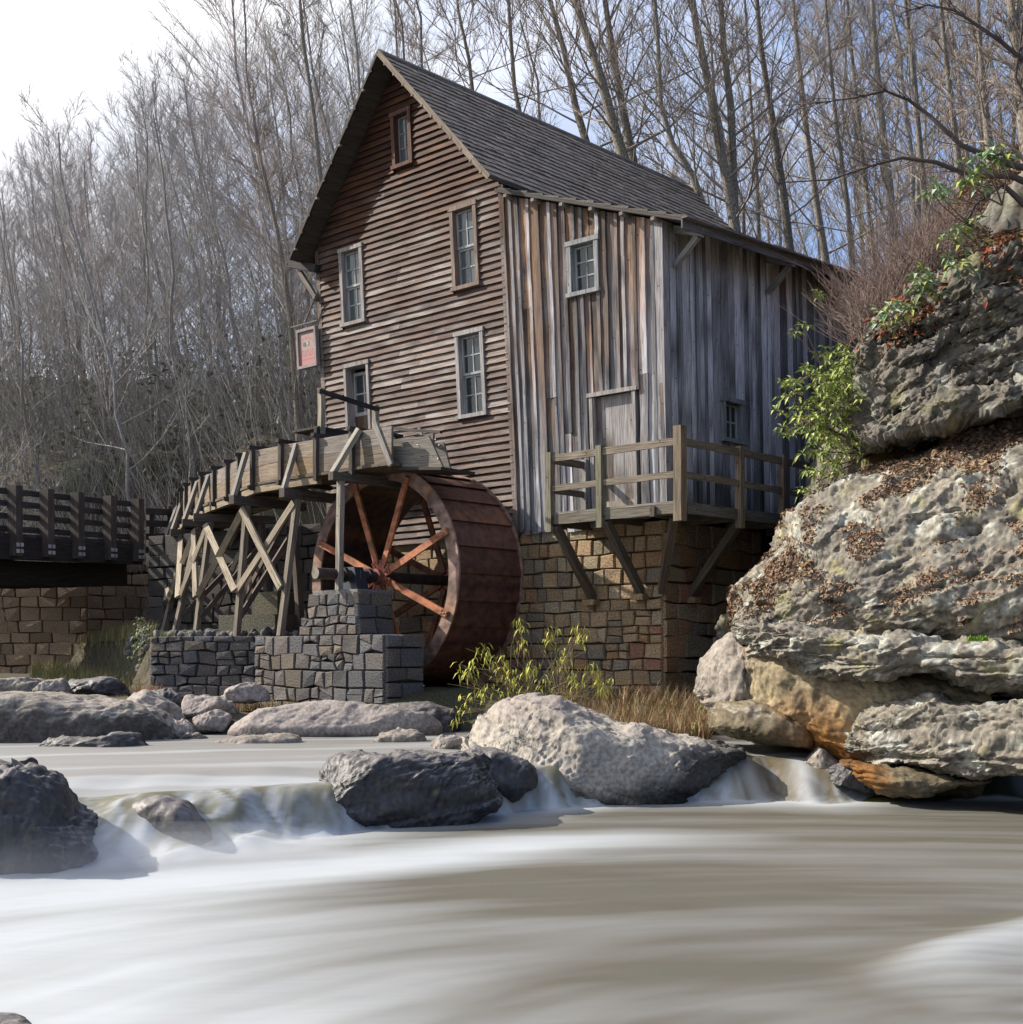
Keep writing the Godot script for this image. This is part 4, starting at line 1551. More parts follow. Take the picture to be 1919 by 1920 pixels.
# ---------------------------------------------------------------- pier and low walls
func build_masonry() -> void:
	var tone := grey_stone
	# pier under the axle: a broad lower block and a battered upper one
	var a := m0(-.05, 0, -3.22)
	var b := m0(3.45, 0, -3.22)
	var pier := thing("axle_pier", "battered grey stone pier in two steps that carries the wheel axle", "stone pier", m0(1.4, .9, -2.8))
	var q := D2 * .07
	core("lower_block", pier, [a + q + D1 * .07, b + q, b + D2 * .85, a + D2 * .85 + D1 * .07], .5, 2.09, Color(.075, .07, .065))
	stone_face(pier, a, b, .5, 2.1, -D2, [.15, .32, .19, .5], tone)
	stone_face(pier, a, a + D2 * .85, .3, 2.1, -D1, [.24, .36, .3, .5], tone)
	var ua := m0(.66, 0, -3.2)
	var ub := m0(2.2, 0, -3.2)
	var ta := m0(.74, 0, -3.12)
	var tb := m0(1.96, 0, -3.12)
	core("upper_block", pier, [ua + q, ub + q, ub + D2 * .8, ua + D2 * .8], 2.05, 2.80, Color(.075, .07, .065), [ta + q, tb + q, tb + D2 * .75, ta + D2 * .75])
	stone_face(pier, ua, ub, 2.1, 2.82, -D2, [.12, .24, .16, .36], tone, D2 * .1, func(u: float, v: float) -> bool: return u > 1.54 - (v - 2.1) * .36 + .02)
	stone_face(pier, ua, ua + D2 * .8, 2.1, 2.82, -D1, [.2, .3, .3, .5], tone, D1 * .08)
	var ca := m0(.72, 0, -3.14)
	for k in 4:                                                    # coping slabs
		var c0 := ca + D1 * (k * .3)
		timber("cap_stone", c0 + D2 * .4 + Vector3(0, 2.83, 0), c0 + D1 * .29 + D2 * .4 + Vector3(0, 2.83, 0), .82, .07, Color(.20, .185, .17) * rr(.8, 1.15), pier, M.stone)
	# low retaining wall to the left of it
	var la := m0(3.62, 0, -2.75)
	var lb := Vector3(-6.85, 0, -25.3)
	var low := thing("retaining_wall", "low grey stone retaining wall below the trestle legs, left of the pier", "stone wall", (la + lb) * .5)
	var dir := (lb - la).normalized()
	var o := dir.cross(Vector3.UP).normalized()
	if o.z < 0:
		o = -o
	core("wall_core", low, [la - o * .07, lb - o * .07, lb - o * .6, la - o * .6], .4, 2.1, Color(.07, .065, .06))
	stone_face(low, la, lb, .7, 2.12, o, [.14, .30, .18, .44], tone)
	stone_face(low, la - o * .6, la, .7, 2.12, -D1, [.24, .34, .25, .4], tone)
	stone_face(low, lb, lb - o * 3.2, .7, 2.12, -dir * -1.0, [.18, .34, .22, .5], tone)
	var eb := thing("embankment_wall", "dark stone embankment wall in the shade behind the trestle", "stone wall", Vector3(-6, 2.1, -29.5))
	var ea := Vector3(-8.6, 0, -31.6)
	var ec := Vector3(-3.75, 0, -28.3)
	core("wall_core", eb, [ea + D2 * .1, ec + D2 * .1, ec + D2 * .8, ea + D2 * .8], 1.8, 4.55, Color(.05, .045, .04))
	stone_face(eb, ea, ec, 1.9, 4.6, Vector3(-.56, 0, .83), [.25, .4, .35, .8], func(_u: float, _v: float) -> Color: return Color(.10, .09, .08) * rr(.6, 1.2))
	# concrete trough and timber behind the legs
	var tr := thing("concrete_block", "stained concrete block standing on the gravel behind the trestle legs", "concrete block", Vector3(-4.9, 2.1, -26.3))
	var s := Shape.new()
	beam(s, Vector3(-5.5, 2.32, -26.2), Vector3(-4.3, 2.32, -25.6), .8, .45, Color(.16, .15, .11), Vector3.UP, 6)
	obj("block", s, M.stone, tr)
	var s2 := Shape.new()
	beam(s2, Vector3(-4.9, 2.75, -26.3), Vector3(-4.4, 2.75, -26.0), .5, .5, Color(.14, .13, .09), Vector3.UP, 3)
	obj("block_top", s2, M.stone, tr)


func build_bridge() -> void:
	var br := thing("timber_bridge", "dark timber road bridge with plank railing crossing the creek at left", "bridge", Vector3(-12.5, 4.2, -31))
	var a := px(-160, 1018, 27.0)
	var b := px(262, 1040, 33.3)
	var dir := (b - a).normalized()
	var o := dir.cross(Vector3.UP).normalized()
	if o.z < 0:
		o = -o
	var dk := Color(.06, .05, .045)
	var back := -o * 4.2
	timber("deck_beam", a, b, .22, .5, dk, br)
	timber("deck_beam", a + back, b + back, .22, .5, dk, br)
	for i in 5:
		timber("girder", a - o * (.5 + i * .8) + Vector3(0, -.55, 0), b - o * (.5 + i * .8) + Vector3(0, -.5, 0), .25, .55, Color(.05, .04, .035), br)
	for i in 36:
		var p := a.lerp(b, (i + .5) / 36.0) + Vector3(0, .28, 0)
		timber("deck_plank", p + o * .1, p + back, .2, .07, Color(.10, .085, .075) * rr(.8, 1.2), br)
	var tops := [[-46, 895, 1008], [18, 903, 1012], [78, 911, 1019], [135, 919, 1026], [196, 929, 1033], [248, 937, 1040]]
	for side in [0, 1]:
		var posts := []
		for i in tops.size():
			var k: float = (tops[i][0] + 160.0) / 422.0
			# depth where the column of the post meets the edge of the deck
			var kk: float = (tops[i][0] - 960.0) / F
			var t: float = (a.x + kk * a.z) / (-(dir.x + kk * dir.z))
			posts.append(a + dir * t + (back if side else Vector3.ZERO))
		for i in posts.size():
			var p: Vector3 = posts[i] + o * (.17 if side == 0 else -.17)
			var post := timber("railing_post", p + Vector3(0, -.18, 0), p + Vector3(0, 1.36 if side == 0 else .8, 0), .2, .26, Color(.12, .095, .08), br, null, o)
			if side == 0:
				for h in [-.08, .06]:
					var bolt := Shape.new()
					for w in [-1, 1]:
						beam(bolt, p + o * .13 + dir * (.06 * w) + Vector3(0, h, 0), p + o * .16 + dir * (.06 * w) + Vector3(0, h, 0), .07, .08, Color(.55, .56, .58), Vector3.UP, 1)
					obj("bolt_plate", bolt, M.iron, post)
		for h in ([.42, .70, .98, 1.24] if side == 0 else [.62]):
			for i in posts.size() - 1:
				var p0: Vector3 = posts[i] + Vector3(0, h, 0)
				var p1: Vector3 = posts[i + 1] + Vector3(0, h, 0)
				timber("railing_board", p0, p1, .05, .13, (Color(.085, .075, .07) if side == 0 else Color(.45, .46, .48)) * rr(.85, 1.15), br)
	# approach fence from the bridge end to the flume
	var fence := thing("approach_fence", "dark plank fence between the bridge end and the flume", "fence", b + Vector3(.8, 0, 0))
	var e := px(352, 1040, 34.5)
	for i in 3:
		var p := b.lerp(e, (i + .6) / 2.7)
		timber("fence_post", p + Vector3(0, -.3, 0), p + Vector3(0, 1.15, 0), .14, .14, Color(.08, .07, .06), fence)
	for h in [.12, .45, .78, 1.08]:
		timber("fence_board", b + Vector3(.15, h, 0), e + Vector3(0, h, 0), .05, .16, Color(.07, .065, .06), fence)
	# abutment: the lit face under the bridge and the dark corner beside it
	var ab := thing("bridge_abutment", "brown stone abutment wall under the far end of the bridge", "stone wall", px(100, 1260, 35))
	var pa := px(-140, 1250, 36.5)
	var pb := px(165, 1250, 35.0)
	var pc := px(318, 1250, 36.6)
	for seg in [[pa, pb, 3.9], [pb, pc, 4.3]]:
		var d: Vector3 = (seg[1] - seg[0]).normalized()
		var oo := d.cross(Vector3.UP).normalized()
		if oo.z < 0:
			oo = -oo
		core("wall_core", ab, [seg[0] - oo * .08, seg[1] - oo * .08, seg[1] - oo * 1.4, seg[0] - oo * 1.4], .3, seg[2], Color(.08, .065, .05))
		stone_face(ab, seg[0], seg[1], .9, seg[2], oo, [.26, .36, .35, .85], brown_stone)


func build_sign() -> void:
	var s := thing("hanging_sign", "framed painted wooden sign with faded red lettering hung from the left corner", "sign", m0(5.55, 7.78, -.15))
	var y0 := 7.80
	var y1 := 8.50
	var a := 5.24
	var b := 5.88
	var tone := Color(.42, .36, .33)
	for e in [[a, a + .055, y0, y1], [b - .055, b, y0, y1], [a, b, y1, y1 + .06], [a, b, y0 - .06, y0]]:
		var st := Shape.new()
		frame_box(st, e[0], e[1], e[2], e[3], -.19, -.10, tone)
		obj("sign_frame", st, M.wood, s)
	var pn := Shape.new()
	frame_box(pn, a + .055, b - .055, y0, y1, -.15, -.12, Color.WHITE)
	# the print: too faded to read in the photograph, so only its red strokes and the little dark picture
	var im := Image.create(96, 112, false, Image.FORMAT_RGB8)
	for y in 112:
		for x in 96:
			var k := .06 * fine.get_noise_2d(x * .11, y * .11)
			im.set_pixel(x, y, Color(.52 + k, .44 + k, .42 + k).lerp(Color(.62, .38, .36), sm(40, 112, y) * .7))
	var red := Color(.55, .20, .20)
	for i in 9:
		var g := lerpf(-1.0, 1.0, i / 8.0)
		var cx := int(48 + g * 36)
		var cy := int(16 + g * g * 12)
		im.fill_rect(Rect2i(cx - 3, cy, 2, 11), red)
		if i % 2:
			im.fill_rect(Rect2i(cx - 3, cy, 6, 2), red)
			im.fill_rect(Rect2i(cx + 1, cy + 4, 2, 7), red)
		else:
			im.fill_rect(Rect2i(cx - 3, cy + 9, 6, 2), red)
	im.fill_rect(Rect2i(24, 36, 20, 14), Color(.26, .22, .21))
	im.fill_rect(Rect2i(50, 34, 14, 16), Color(.34, .31, .29))
	im.fill_rect(Rect2i(46, 36, 5, 8), Color(.75, .72, .68))
	for i in 7:
		im.fill_rect(Rect2i(14 + i * 10, 62, 3, 20), red)
		if i % 3 == 0:
			im.fill_rect(Rect2i(14 + i * 10, 62, 9, 3), red)
		else:
			im.fill_rect(Rect2i(14 + i * 10, 79, 8, 3), red)
	for i in 11:
		im.fill_rect(Rect2i(12 + i * 7, 90, 4, 6), Color(.56, .27, .26))
	var m := StandardMaterial3D.new()
	m.albedo_texture = ImageTexture.create_from_image(im)
	m.roughness = .7
	var face := Shape.new()
	face.quad(mp(b - .055, y0, -.153), mp(a + .055, y0, -.153), mp(a + .055, y1, -.153), mp(b - .055, y1, -.153), -D2, Color.WHITE, Color.WHITE, Vector2(0, 1), Vector2(1, 1), Vector2(1, 0), Vector2(0, 0))
	obj("sign_board", pn, M.wood, s)
	obj("sign_print", face, m, s)
	var arm := Shape.new()
	var iron := Color(.12, .10, .09)
	var rd := PackedFloat32Array([.014, .014])
	arm.tube(PackedVector3Array([mp(5.2, 8.66, -.15), mp(6.08, 8.66, -.15)]), rd, 6, Color(.16, .14, .12), true)
	arm.tube(PackedVector3Array([mp(5.2, 9.2, -.15), mp(5.62, 8.66, -.15)]), rd, 6, iron, true)
	for t in [5.34, 5.52, 5.7, 5.84]:
		arm.tube(PackedVector3Array([mp(t, 8.66, -.15), mp(t + .03, 8.60, -.15), mp(t, 8.55, -.15)]), PackedFloat32Array([.012, .012, .012]), 5, iron)
	obj("sign_bracket", arm, M.plain, s)


# ---------------------------------------------------------------- rocks
func sp(x: float, e: float) -> float:
	return signf(x) * pow(absf(x), e)

func raw_normals(nu: int, nv: int, p: PackedVector3Array, sgn: float) -> PackedVector3Array:
	var nor := PackedVector3Array()
	nor.resize(p.size())
	for j in nv:
		var jm := ((j - 1 + nv - 1) % (nv - 1)) * nu
		var jp := ((j + 1) % (nv - 1)) * nu
		for i in nu:
			var m := (p[j * nu + mini(i + 1, nu - 1)] - p[j * nu + maxi(i - 1, 0)]).cross(p[jp + i] - p[jm + i]) * sgn
			nor[j * nu + i] = m.normalized() if m.length_squared() > 1e-20 else Vector3.ZERO
	return nor

func blob(o: Dictionary) -> Dictionary:
	# a boulder or ledge with the outline o.top / o.bot, given as columns and rows of the photograph at its depth, and its own thickness
	var nu: int = o.get("nu", 70)
	var nv: int = o.get("nv", 60)
	var x0: float = o.top[0][0]
	var x1: float = o.top[-1][0]
	var d0: float = o.d0
	var d1: float = o.get("d1", d0)
	var zf: float = o.zf
	var zb: float = o.get("zb", zf)
	var ey: float = o.get("ey", .75)
	var ez: float = o.get("ez", .75)
	var tilt: float = o.get("tilt", 0.0)
	var open: bool = o.get("open", false)
	var box: bool = o.get("box", false)
	var under: float = o.get("under", .1)
	var over: float = o.get("over", .04)
	var p := PackedVector3Array()
	p.resize(nu * nv)
	for j in nv:
		var th := TAU * j / (nv - 1)
		var sy := sp(sin(th), ey)
		var cz := sp(cos(th), ez)
		if box:                                      # a square-edged bed: underside, face, top, back
			var v := float(j) / (nv - 1)
			if v < .28:
				sy = -1.0
				cz = lerpf(-1.0, 1.0 - under, v / .28)
			elif v < .68:
				sy = lerpf(-1.0, 1.0, (v - .28) / .4)
				cz = lerpf(1.0 - under, 1.0 - over, pow((v - .28) / .4, 1.0)) + .05 * sin((v - .28) / .4 * PI)
			elif v < .95:
				sy = 1.0
				cz = lerpf(1.0 - over, -1.0, (v - .68) / .27)
			else:
				sy = lerpf(1.0, -1.0, (v - .95) / .05)
				cz = -1.0
		for i in nu:
			var k := float(i) / (nu - 1)
			var u: float = k if open else .5 - .5 * cos(PI * k)
			if open:
				u = 1.0 - cos(PI * .5 * k)
			var x := lerpf(x0, x1, u)
			var d := lerpf(d0, d1, u)
			var a := px(x, curve_at(o.top, x), d)
			var b := px(x, curve_at(o.bot, x), d)
			var mid := (a + b) * .5
			var half := maxf(.001, (a.y - b.y) * .5)
			var w := pow(clampf(1.0 - pow(absf(2.0 * u - 1.0), o.get("plan", 2.6)), 0.0, 1.0), .5)
			if open:
				w = pow(clampf(1.0 - pow(1.0 - u, 4.0), 0.0, 1.0), .5)
			var z := cz * w * (zf if cz > 0 else zb)
			var y := mid.y + half * sy
			p[j * nu + i] = Vector3(mid.x, y, mid.z + z - tilt * (y - b.y))
	var c := Vector3.ZERO
	for q in p:
		c += q
	c /= p.size()
	var probe := raw_normals(nu, nv, p, 1.0)
	var vote := 0.0
	for i in range(0, p.size(), 17):
		vote += (p[i] - c).dot(probe[i])
	var sgn := 1.0 if vote > 0 else -1.0
	if sgn < 0:
		probe = raw_normals(nu, nv, p, -1.0)
	var amp: float = o.get("amp", .06)
	var fr: float = o.get("freq", 1.6)
	var strata: float = o.get("strata", 0.0)
	var slope: float = o.get("slope", 0.0)
	var sf: float = o.get("sfreq", 3.0)
	var block: float = o.get("block", .02)
	var bf: float = o.get("bfreq", 1.6)
	var by: float = o.get("by", 1.6)
	var crack: float = o.get("crack", .03)
	var rid: float = o.get("ridge", .35)
	var cy: float = o.get("cy", 1.6)
	var cf: float = o.get("cfreq", 2.0)
	var off := Vector3.ONE * float(o.get("seed", 0)) * 7.3
	var ext := Vector3.ZERO
	for q in p:
		ext = ext.max((q - c).abs())
	for h in int(o.get("chips", 0)):                # broken facets
		var nrm := Vector3(rr(-1, 1), rr(-.4, 1), rr(-.3, 1)).normalized()
		var lim := (nrm * ext).length() * rr(.72, .9)
		for i in p.size():
			var e := nrm.dot(p[i] - c) - lim
			if e > 0:
				p[i] -= nrm * e * .9
	if int(o.get("chips", 0)):
		probe = raw_normals(nu, nv, p, sgn)
	var ks := PackedFloat32Array()
	ks.resize(p.size())
	for i in p.size():
		var q := p[i] + off
		var k := fbm.get_noise_3dv(q * fr) * amp + (ridge.get_noise_3dv(q * fr * 1.7) - .3) * amp * rid
		k += fine.get_noise_3dv(q * fr * 5.0) * amp * .12
		if block > 0.0:
			var bw := q + Vector3.ONE * fbm.get_noise_3dv(q * 1.3) * .12
			k += block * blocks.get_noise_3d(bw.x * bf, (bw.y - slope * bw.x) * bf * by, bw.z * bf) + block * .45 * blocks.get_noise_3d(bw.x * bf * 2.6, (bw.y - slope * bw.x) * bf * by * 2.4, bw.z * bf * 2.6)
		if strata > 0.0:
			var yy := (p[i].y - slope * p[i].x) * sf + fbm.get_noise_3dv(q * .7) * .22
			# beds that overhang one another
			var lay := floorf(yy)
			var s := fine.get_noise_3d(q.x * .4, lay * 7.7, q.z * .4)
			k += strata * (pow(yy - lay, .55) - .6) * (.75 + s) + strata * .8 * s
			var y2 := yy * 2.9 + fine.get_noise_3dv(q * 1.1) * .7
			var lay2 := floorf(y2)
			k += strata * .33 * (pow(y2 - lay2, .6) - .5 + fine.get_noise_3d(q.x * .9, lay2 * 5.1, q.z * .9))
		if crack > 0.0:
			k -= crack * sm(.10, .0, cells.get_noise_3d(q.x * cf, (q.y - slope * q.x) * cf * cy, q.z * cf) + 1.0)
		ks[i] = k
		p[i] += probe[i] * k
	var nor := raw_normals(nu, nv, p, sgn)
	var col := PackedColorArray()
	col.resize(p.size())
	var paint: Callable = o.paint
	for i in p.size():
		col[i] = paint.call(p[i], nor[i], ks[i])
	for i in p.size():
		p[i] -= c
	return {"mesh": grid(nu, nv, p, col, sgn < 0, PackedVector2Array(), true), "at": c, "p": p, "n": nor}

func sandstone(p: Vector3, n: Vector3, k: float) -> Color:
	var a := fbm.get_noise_3dv(p * 1.1)
	var col := mixc(Color(.235, .21, .165), Color(.16, .145, .122), .5 + a)
	col = mixc(col, Color(.40, .40, .34), sm(.16, .27, fbm.get_noise_3d(p.x * 2.0 + 20, p.y * 2.0, p.z * 2.0) + .12 * fine.get_noise_3dv(p * 9.0)) * .7)    # pale lichen
	col = mixc(col, Color(.28, .26, .10), sm(.2, .5, fbm.get_noise_3d(p.x * 1.4 + 50, p.y * 1.6, p.z * 1.4)) * .5)
	col = mixc(col, Color(.07, .06, .05), sm(.15, .55, fine.get_noise_3d(p.x * 3.0, p.y * 9.0, p.z * 3.0)) * .5)
	return col * (1.0 + .5 * fine.get_noise_3dv(p * 17.0) + .35 * fbm.get_noise_3dv(p * 6.0))

func crag_rock(p: Vector3, n: Vector3, k: float) -> Color:
	var col := sandstone(p, n, k) * .66
	col = mixc(col, Color(.10, .095, .09), sm(-.1, .4, fbm.get_noise_3d(p.x * .9, p.y * 1.8, p.z)) * .6)
	if n.y > .25:
		var m := sm(.0, .35, fbm.get_noise_3d(p.x * 1.2 + 5, p.y, p.z * 1.2)) * sm(.25, .6, n.y) * sm(6.0, 6.6, p.y)
		col = mixc(col, mixc(Color(.28, .22, .035), Color(.13, .15, .03), .5 + fine.get_noise_3dv(p * 3.0)), m)
	return col

func stained(p: Vector3, n: Vector3, k: float) -> Color:
	var col := mixc(Color(.33, .27, .16), Color(.22, .18, .12), .5 + fbm.get_noise_3dv(p * 1.4))
	var at := sm(.55, .1, absf(p.x - 3.75 + (p.y - 1.0) * .25 + .3 * fbm.get_noise_2d(p.y * 2.0, p.x)))
	col = mixc(col, Color(.36, .155, .035), at * sm(1.5, .5, p.y) * .95)
	col = mixc(col, Color(.09, .07, .05), sm(.1, .5, fine.get_noise_3d(p.x * 4.0, p.y * 1.2, p.z * 3.0)) * .5)
	return mixc(col * .5, col, sm(.55, .75, p.y))

func creek_rock(p: Vector3, n: Vector3, k: float) -> Color:
	var a := fbm.get_noise_3dv(p * 1.5)
	var col := mixc(Color(.28, .245, .205), Color(.20, .175, .15), .5 + a)
	col = mixc(col, Color(.38, .35, .31), sm(.15, .5, fbm.get_noise_3d(p.x * 2.4 + 9, p.y * 2.4, p.z * 2.4)) * .6)
	col = mixc(col, Color(.075, .07, .068), sm(.2, .55, fine.get_noise_3d(p.x * 2.6, p.y * 5.0, p.z * 2.6)) * .4)
	return col * (1.0 + .3 * fine.get_noise_3dv(p * 14.0))

func boulder_rock(p: Vector3, n: Vector3, k: float) -> Color:
	var col := creek_rock(p, n, k)
	col = mixc(col, Color(.40, .365, .31), .55)
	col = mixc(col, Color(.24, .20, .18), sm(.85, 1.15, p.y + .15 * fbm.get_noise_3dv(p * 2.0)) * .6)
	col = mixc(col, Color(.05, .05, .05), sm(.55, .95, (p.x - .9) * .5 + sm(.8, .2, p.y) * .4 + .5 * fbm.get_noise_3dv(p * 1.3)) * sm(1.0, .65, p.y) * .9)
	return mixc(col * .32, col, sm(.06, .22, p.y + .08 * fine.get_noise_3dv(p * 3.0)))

func dark_rock(p: Vector3, n: Vector3, k: float) -> Color:
	var col := mixc(Color(.055, .052, .052), Color(.035, .033, .035), .5 + fbm.get_noise_3dv(p * 2.0))
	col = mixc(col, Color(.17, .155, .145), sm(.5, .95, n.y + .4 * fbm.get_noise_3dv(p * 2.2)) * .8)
	col = mixc(col, Color(.20, .18, .12), sm(.3, .6, fbm.get_noise_3d(p.x * 3.4, p.y * 3.4, p.z * 3.4)) * .5)
	return col * (1.0 + .35 * fine.get_noise_3dv(p * 16.0))

func put_rock(called: String, label: String, category: String, o: Dictionary, m: Material, group := "") -> Dictionary:
	var b := blob(o)
	var r := put_mesh(called, b.mesh, m)
	r.position = b.at
	tag(r, label, category, group)
	return b

func build_cliff() -> void:
	var cliff := thing("rock_cliff", "massive layered sandstone cliff with overhanging ledges and leaf litter at the right", "cliff", Vector3(5, 0, -17))
	var parts := [
		["backing_rock", {"top": [[1350, 1180], [1500, 1000], [1600, 720], [1700, 520], [1919, 330], [2300, 200]], "bot": [[1350, 1420], [1600, 1450], [1919, 1560], [2300, 1600]], "d0": 21.0, "d1": 19.0, "zf": .9, "zb": 2.4, "nu": 90, "nv": 80, "amp": .2, "strata": .12, "open": true, "paint": dark_back}],
		["upper_crag", {"top": [[1592, 790], [1598, 730], [1606, 670], [1625, 640], [1660, 610], [1720, 585], [1800, 555], [1870, 530], [1960, 500], [2200, 440]], "bot": [[1592, 800], [1600, 822], [1640, 842], [1720, 828], [1800, 806], [1919, 768], [2200, 700]], "d0": 17.6, "d1": 15.2, "zf": 1.3, "zb": 2.6, "ey": .6, "ez": .62, "tilt": .16, "nu": 160, "nv": 200, "amp": .16, "freq": .8, "strata": .12, "slope": .30, "sfreq": 1.9, "crack": .07, "cfreq": 1.3, "open": true, "seed": 3, "paint": crag_rock}],
		["leafy_bulge", {"top": [[1380, 1165], [1386, 1130], [1400, 1095], [1440, 1055], [1480, 1010], [1512, 940], [1560, 915], [1640, 880], [1730, 850], [1830, 812], [1919, 780], [2300, 660]], "bot": [[1380, 1175], [1400, 1195], [1460, 1212], [1560, 1205], [1700, 1222], [1800, 1246], [1919, 1232], [2300, 1200]], "d0": 17.6, "d1": 14.2, "zf": 1.75, "zb": 2.2, "ey": .85, "ez": .8, "tilt": .42, "nu": 330, "nv": 360, "amp": .12, "freq": .8, "block": .075, "bfreq": .75, "by": 2.0, "strata": .06, "slope": .25, "sfreq": 1.6, "crack": .16, "cfreq": .55, "cy": 3.0, "open": true, "seed": 1, "paint": sandstone}],
		["thin_ledge", {"top": [[1384, 1170], [1400, 1165], [1500, 1180], [1700, 1205], [1919, 1215], [2300, 1190]], "bot": [[1384, 1190], [1430, 1232], [1520, 1262], [1610, 1282], [1720, 1272], [1800, 1292], [1919, 1300], [2300, 1290]], "d0": 17.2, "d1": 14.2, "zf": 1.5, "zb": 2.0, "ey": .55, "ez": .6, "tilt": -.12, "nu": 240, "nv": 170, "block": .09, "bfreq": 1.1, "by": 3.2, "amp": .06, "freq": 1.3, "strata": .13, "slope": .06, "sfreq": 3.6, "crack": .05, "cfreq": 1.5, "open": true, "seed": 2, "paint": sandstone}],
		["stained_recess", {"top": [[1392, 1215], [1450, 1225], [1560, 1240], [1660, 1260], [1800, 1275]], "bot": [[1392, 1345], [1450, 1375], [1540, 1415], [1600, 1470], [1700, 1490], [1800, 1500]], "d0": 17.6, "d1": 16.4, "zf": .95, "zb": 1.6, "ey": .7, "ez": .8, "tilt": -.25, "nu": 140, "nv": 140, "amp": .08, "freq": 1.2, "strata": .02, "crack": .03, "cfreq": 1.0, "open": true, "seed": 4, "paint": stained}],
		["lower_block", {"top": [[1588, 1372], [1604, 1345], [1650, 1312], [1720, 1296], [1800, 1302], [1919, 1318], [2300, 1310]], "bot": [[1588, 1400], [1640, 1424], [1740, 1446], [1830, 1452], [1919, 1450], [2300, 1470]], "d0": 16.2, "d1": 13.6, "zf": 1.2, "zb": 1.8, "ey": .55, "ez": .6, "nu": 240, "nv": 180, "block": .08, "bfreq": .9, "by": 3.0, "amp": .05, "freq": 1.1, "strata": .08, "slope": .05, "sfreq": 3.2, "crack": .05, "cfreq": 1.2, "open": true, "seed": 5, "paint": sandstone}],
		["under_lip", {"top": [[1588, 1430], [1660, 1432], [1760, 1446], [1850, 1460]], "bot": [[1588, 1440], [1640, 1476], [1700, 1492], [1780, 1470], [1850, 1462]], "d0": 15.9, "d1": 15.4, "zf": .7, "zb": 1.4, "nu": 90, "nv": 70, "amp": .06, "strata": .05, "sfreq": 6.0, "seed": 6, "paint": stained}],
	]
	var beds := stack(cliff)
	var surf := {}
	for e in parts:
		var b := blob(e[1])
		var r := put_mesh(e[0], b.mesh, M.rock, cliff)
		r.position = b.at - cliff.position
		surf[e[0]] = b
	# leaf litter caught on the rock
	litter("fallen_leaves", "brown curled dead leaves lying thickly over the sloping rock", [surf.leafy_bulge], 26000, .055, [Color(.20, .125, .075), Color(.14, .085, .055), Color(.27, .19, .12)], -.02, 7.5, 21)
	litter("red_leaf_litter", "red brown dead leaves and ferns on top of the upper crag", beds.slice(beds.size() / 2), 4500, .085, [Color(.22, .055, .035), Color(.15, .07, .045), Color(.26, .11, .05), Color(.16, .11, .08)], .35, 20.0, 22)
	# foot rocks left of the cliff
	put_rock("foot_rock", "grey cracked rock leaning against the cliff foot behind the dry grass", "rock", {"top": [[1306, 1290], [1320, 1240], [1350, 1205], [1385, 1185], [1420, 1215], [1440, 1260]], "bot": [[1306, 1300], [1350, 1345], [1400, 1352], [1440, 1330]], "d0": 18.6, "d1": 17.6, "zf": .8, "chips": 5, "amp": .07, "strata": .05, "slope": .8, "crack": .08, "cfreq": 1.6, "nu": 80, "nv": 70, "seed": 8, "paint": creek_rock}, M.rock)
	put_rock("foot_rock", "low brown ledge at the waterline below the stained recess", "rock", {"top": [[1330, 1330], [1345, 1312], [1400, 1306], [1450, 1322], [1500, 1356], [1525, 1392]], "bot": [[1330, 1365], [1400, 1388], [1470, 1396], [1525, 1402]], "d0": 17.9, "d1": 17.0, "zf": .7, "chips": 4, "amp": .06, "ey": .6, "crack": .05, "nu": 80, "nv": 70, "seed": 9, "paint": func(p: Vector3, n: Vector3, k: float) -> Color: return stained(p, n, k) * .55}, M.wet_rock)

func stack(cliff: Node3D) -> Array:
	var made := []
	# the crag is a pile of tilted beds, each standing a little proud of or behind the next
	var top := [[1592, 790], [1598, 730], [1606, 660], [1625, 620], [1660, 590], [1720, 562], [1800, 528], [1870, 505], [1960, 470], [2200, 405]]
	var bot := [[1592, 800], [1600, 822], [1640, 842], [1720, 828], [1800, 806], [1919, 768], [2200, 700]]
	var row := 848.0
	var n := 0
	while row > 330.0:
		var h := 9.0 + 46.0 * pow(rng.randf(), 1.8)
		var a := []
		var b := []
		var x := 1592.0
		while x < 2160.0:
			var t := row - h - .26 * (x - 1600.0) + 9.0 * fine.get_noise_2d(x * .012, n * 3.3)
			var l := row - .26 * (x - 1600.0) + 9.0 * fine.get_noise_2d(x * .012, (n - 1) * 3.3)
			t = maxf(t, curve_at(top, x) - 3.0)
			l = minf(l, curve_at(bot, x) + 3.0)
			if l - t > 5.0:
				a.append([x, t])
				b.append([x, l])
			x += 14.0
		row -= h
		n += 1
		if a.size() < 6:
			continue
		var up := (848.0 - row) / 500.0
		var out := rr(-.24, .2) - up * .55 + (.12 if n % 3 == 0 else 0.0)
		var bl := blob({"top": a, "bot": b, "d0": 17.55 - out * .4 - (a[0][0] - 1592.0) * .0042, "d1": 15.3 - out, "zf": 1.45, "zb": 1.6, "box": true, "under": rr(.02, .16), "over": rr(0, .08), "nu": 200, "nv": 52, "amp": .07, "freq": .9, "crack": .04, "cfreq": 1.3, "block": .17, "bfreq": 1.1, "by": 1.6, "strata": .025, "slope": .26, "sfreq": 4.0, "open": true, "seed": 80 + n, "paint": crag_rock})
		var r := put_mesh("crag_bed", bl.mesh, M.rock, cliff)
		r.position = bl.at - cliff.position
		made.append(bl)
	return made

func dark_back(p: Vector3, n: Vector3, k: float) -> Color:
	return sandstone(p, n, k) * .6

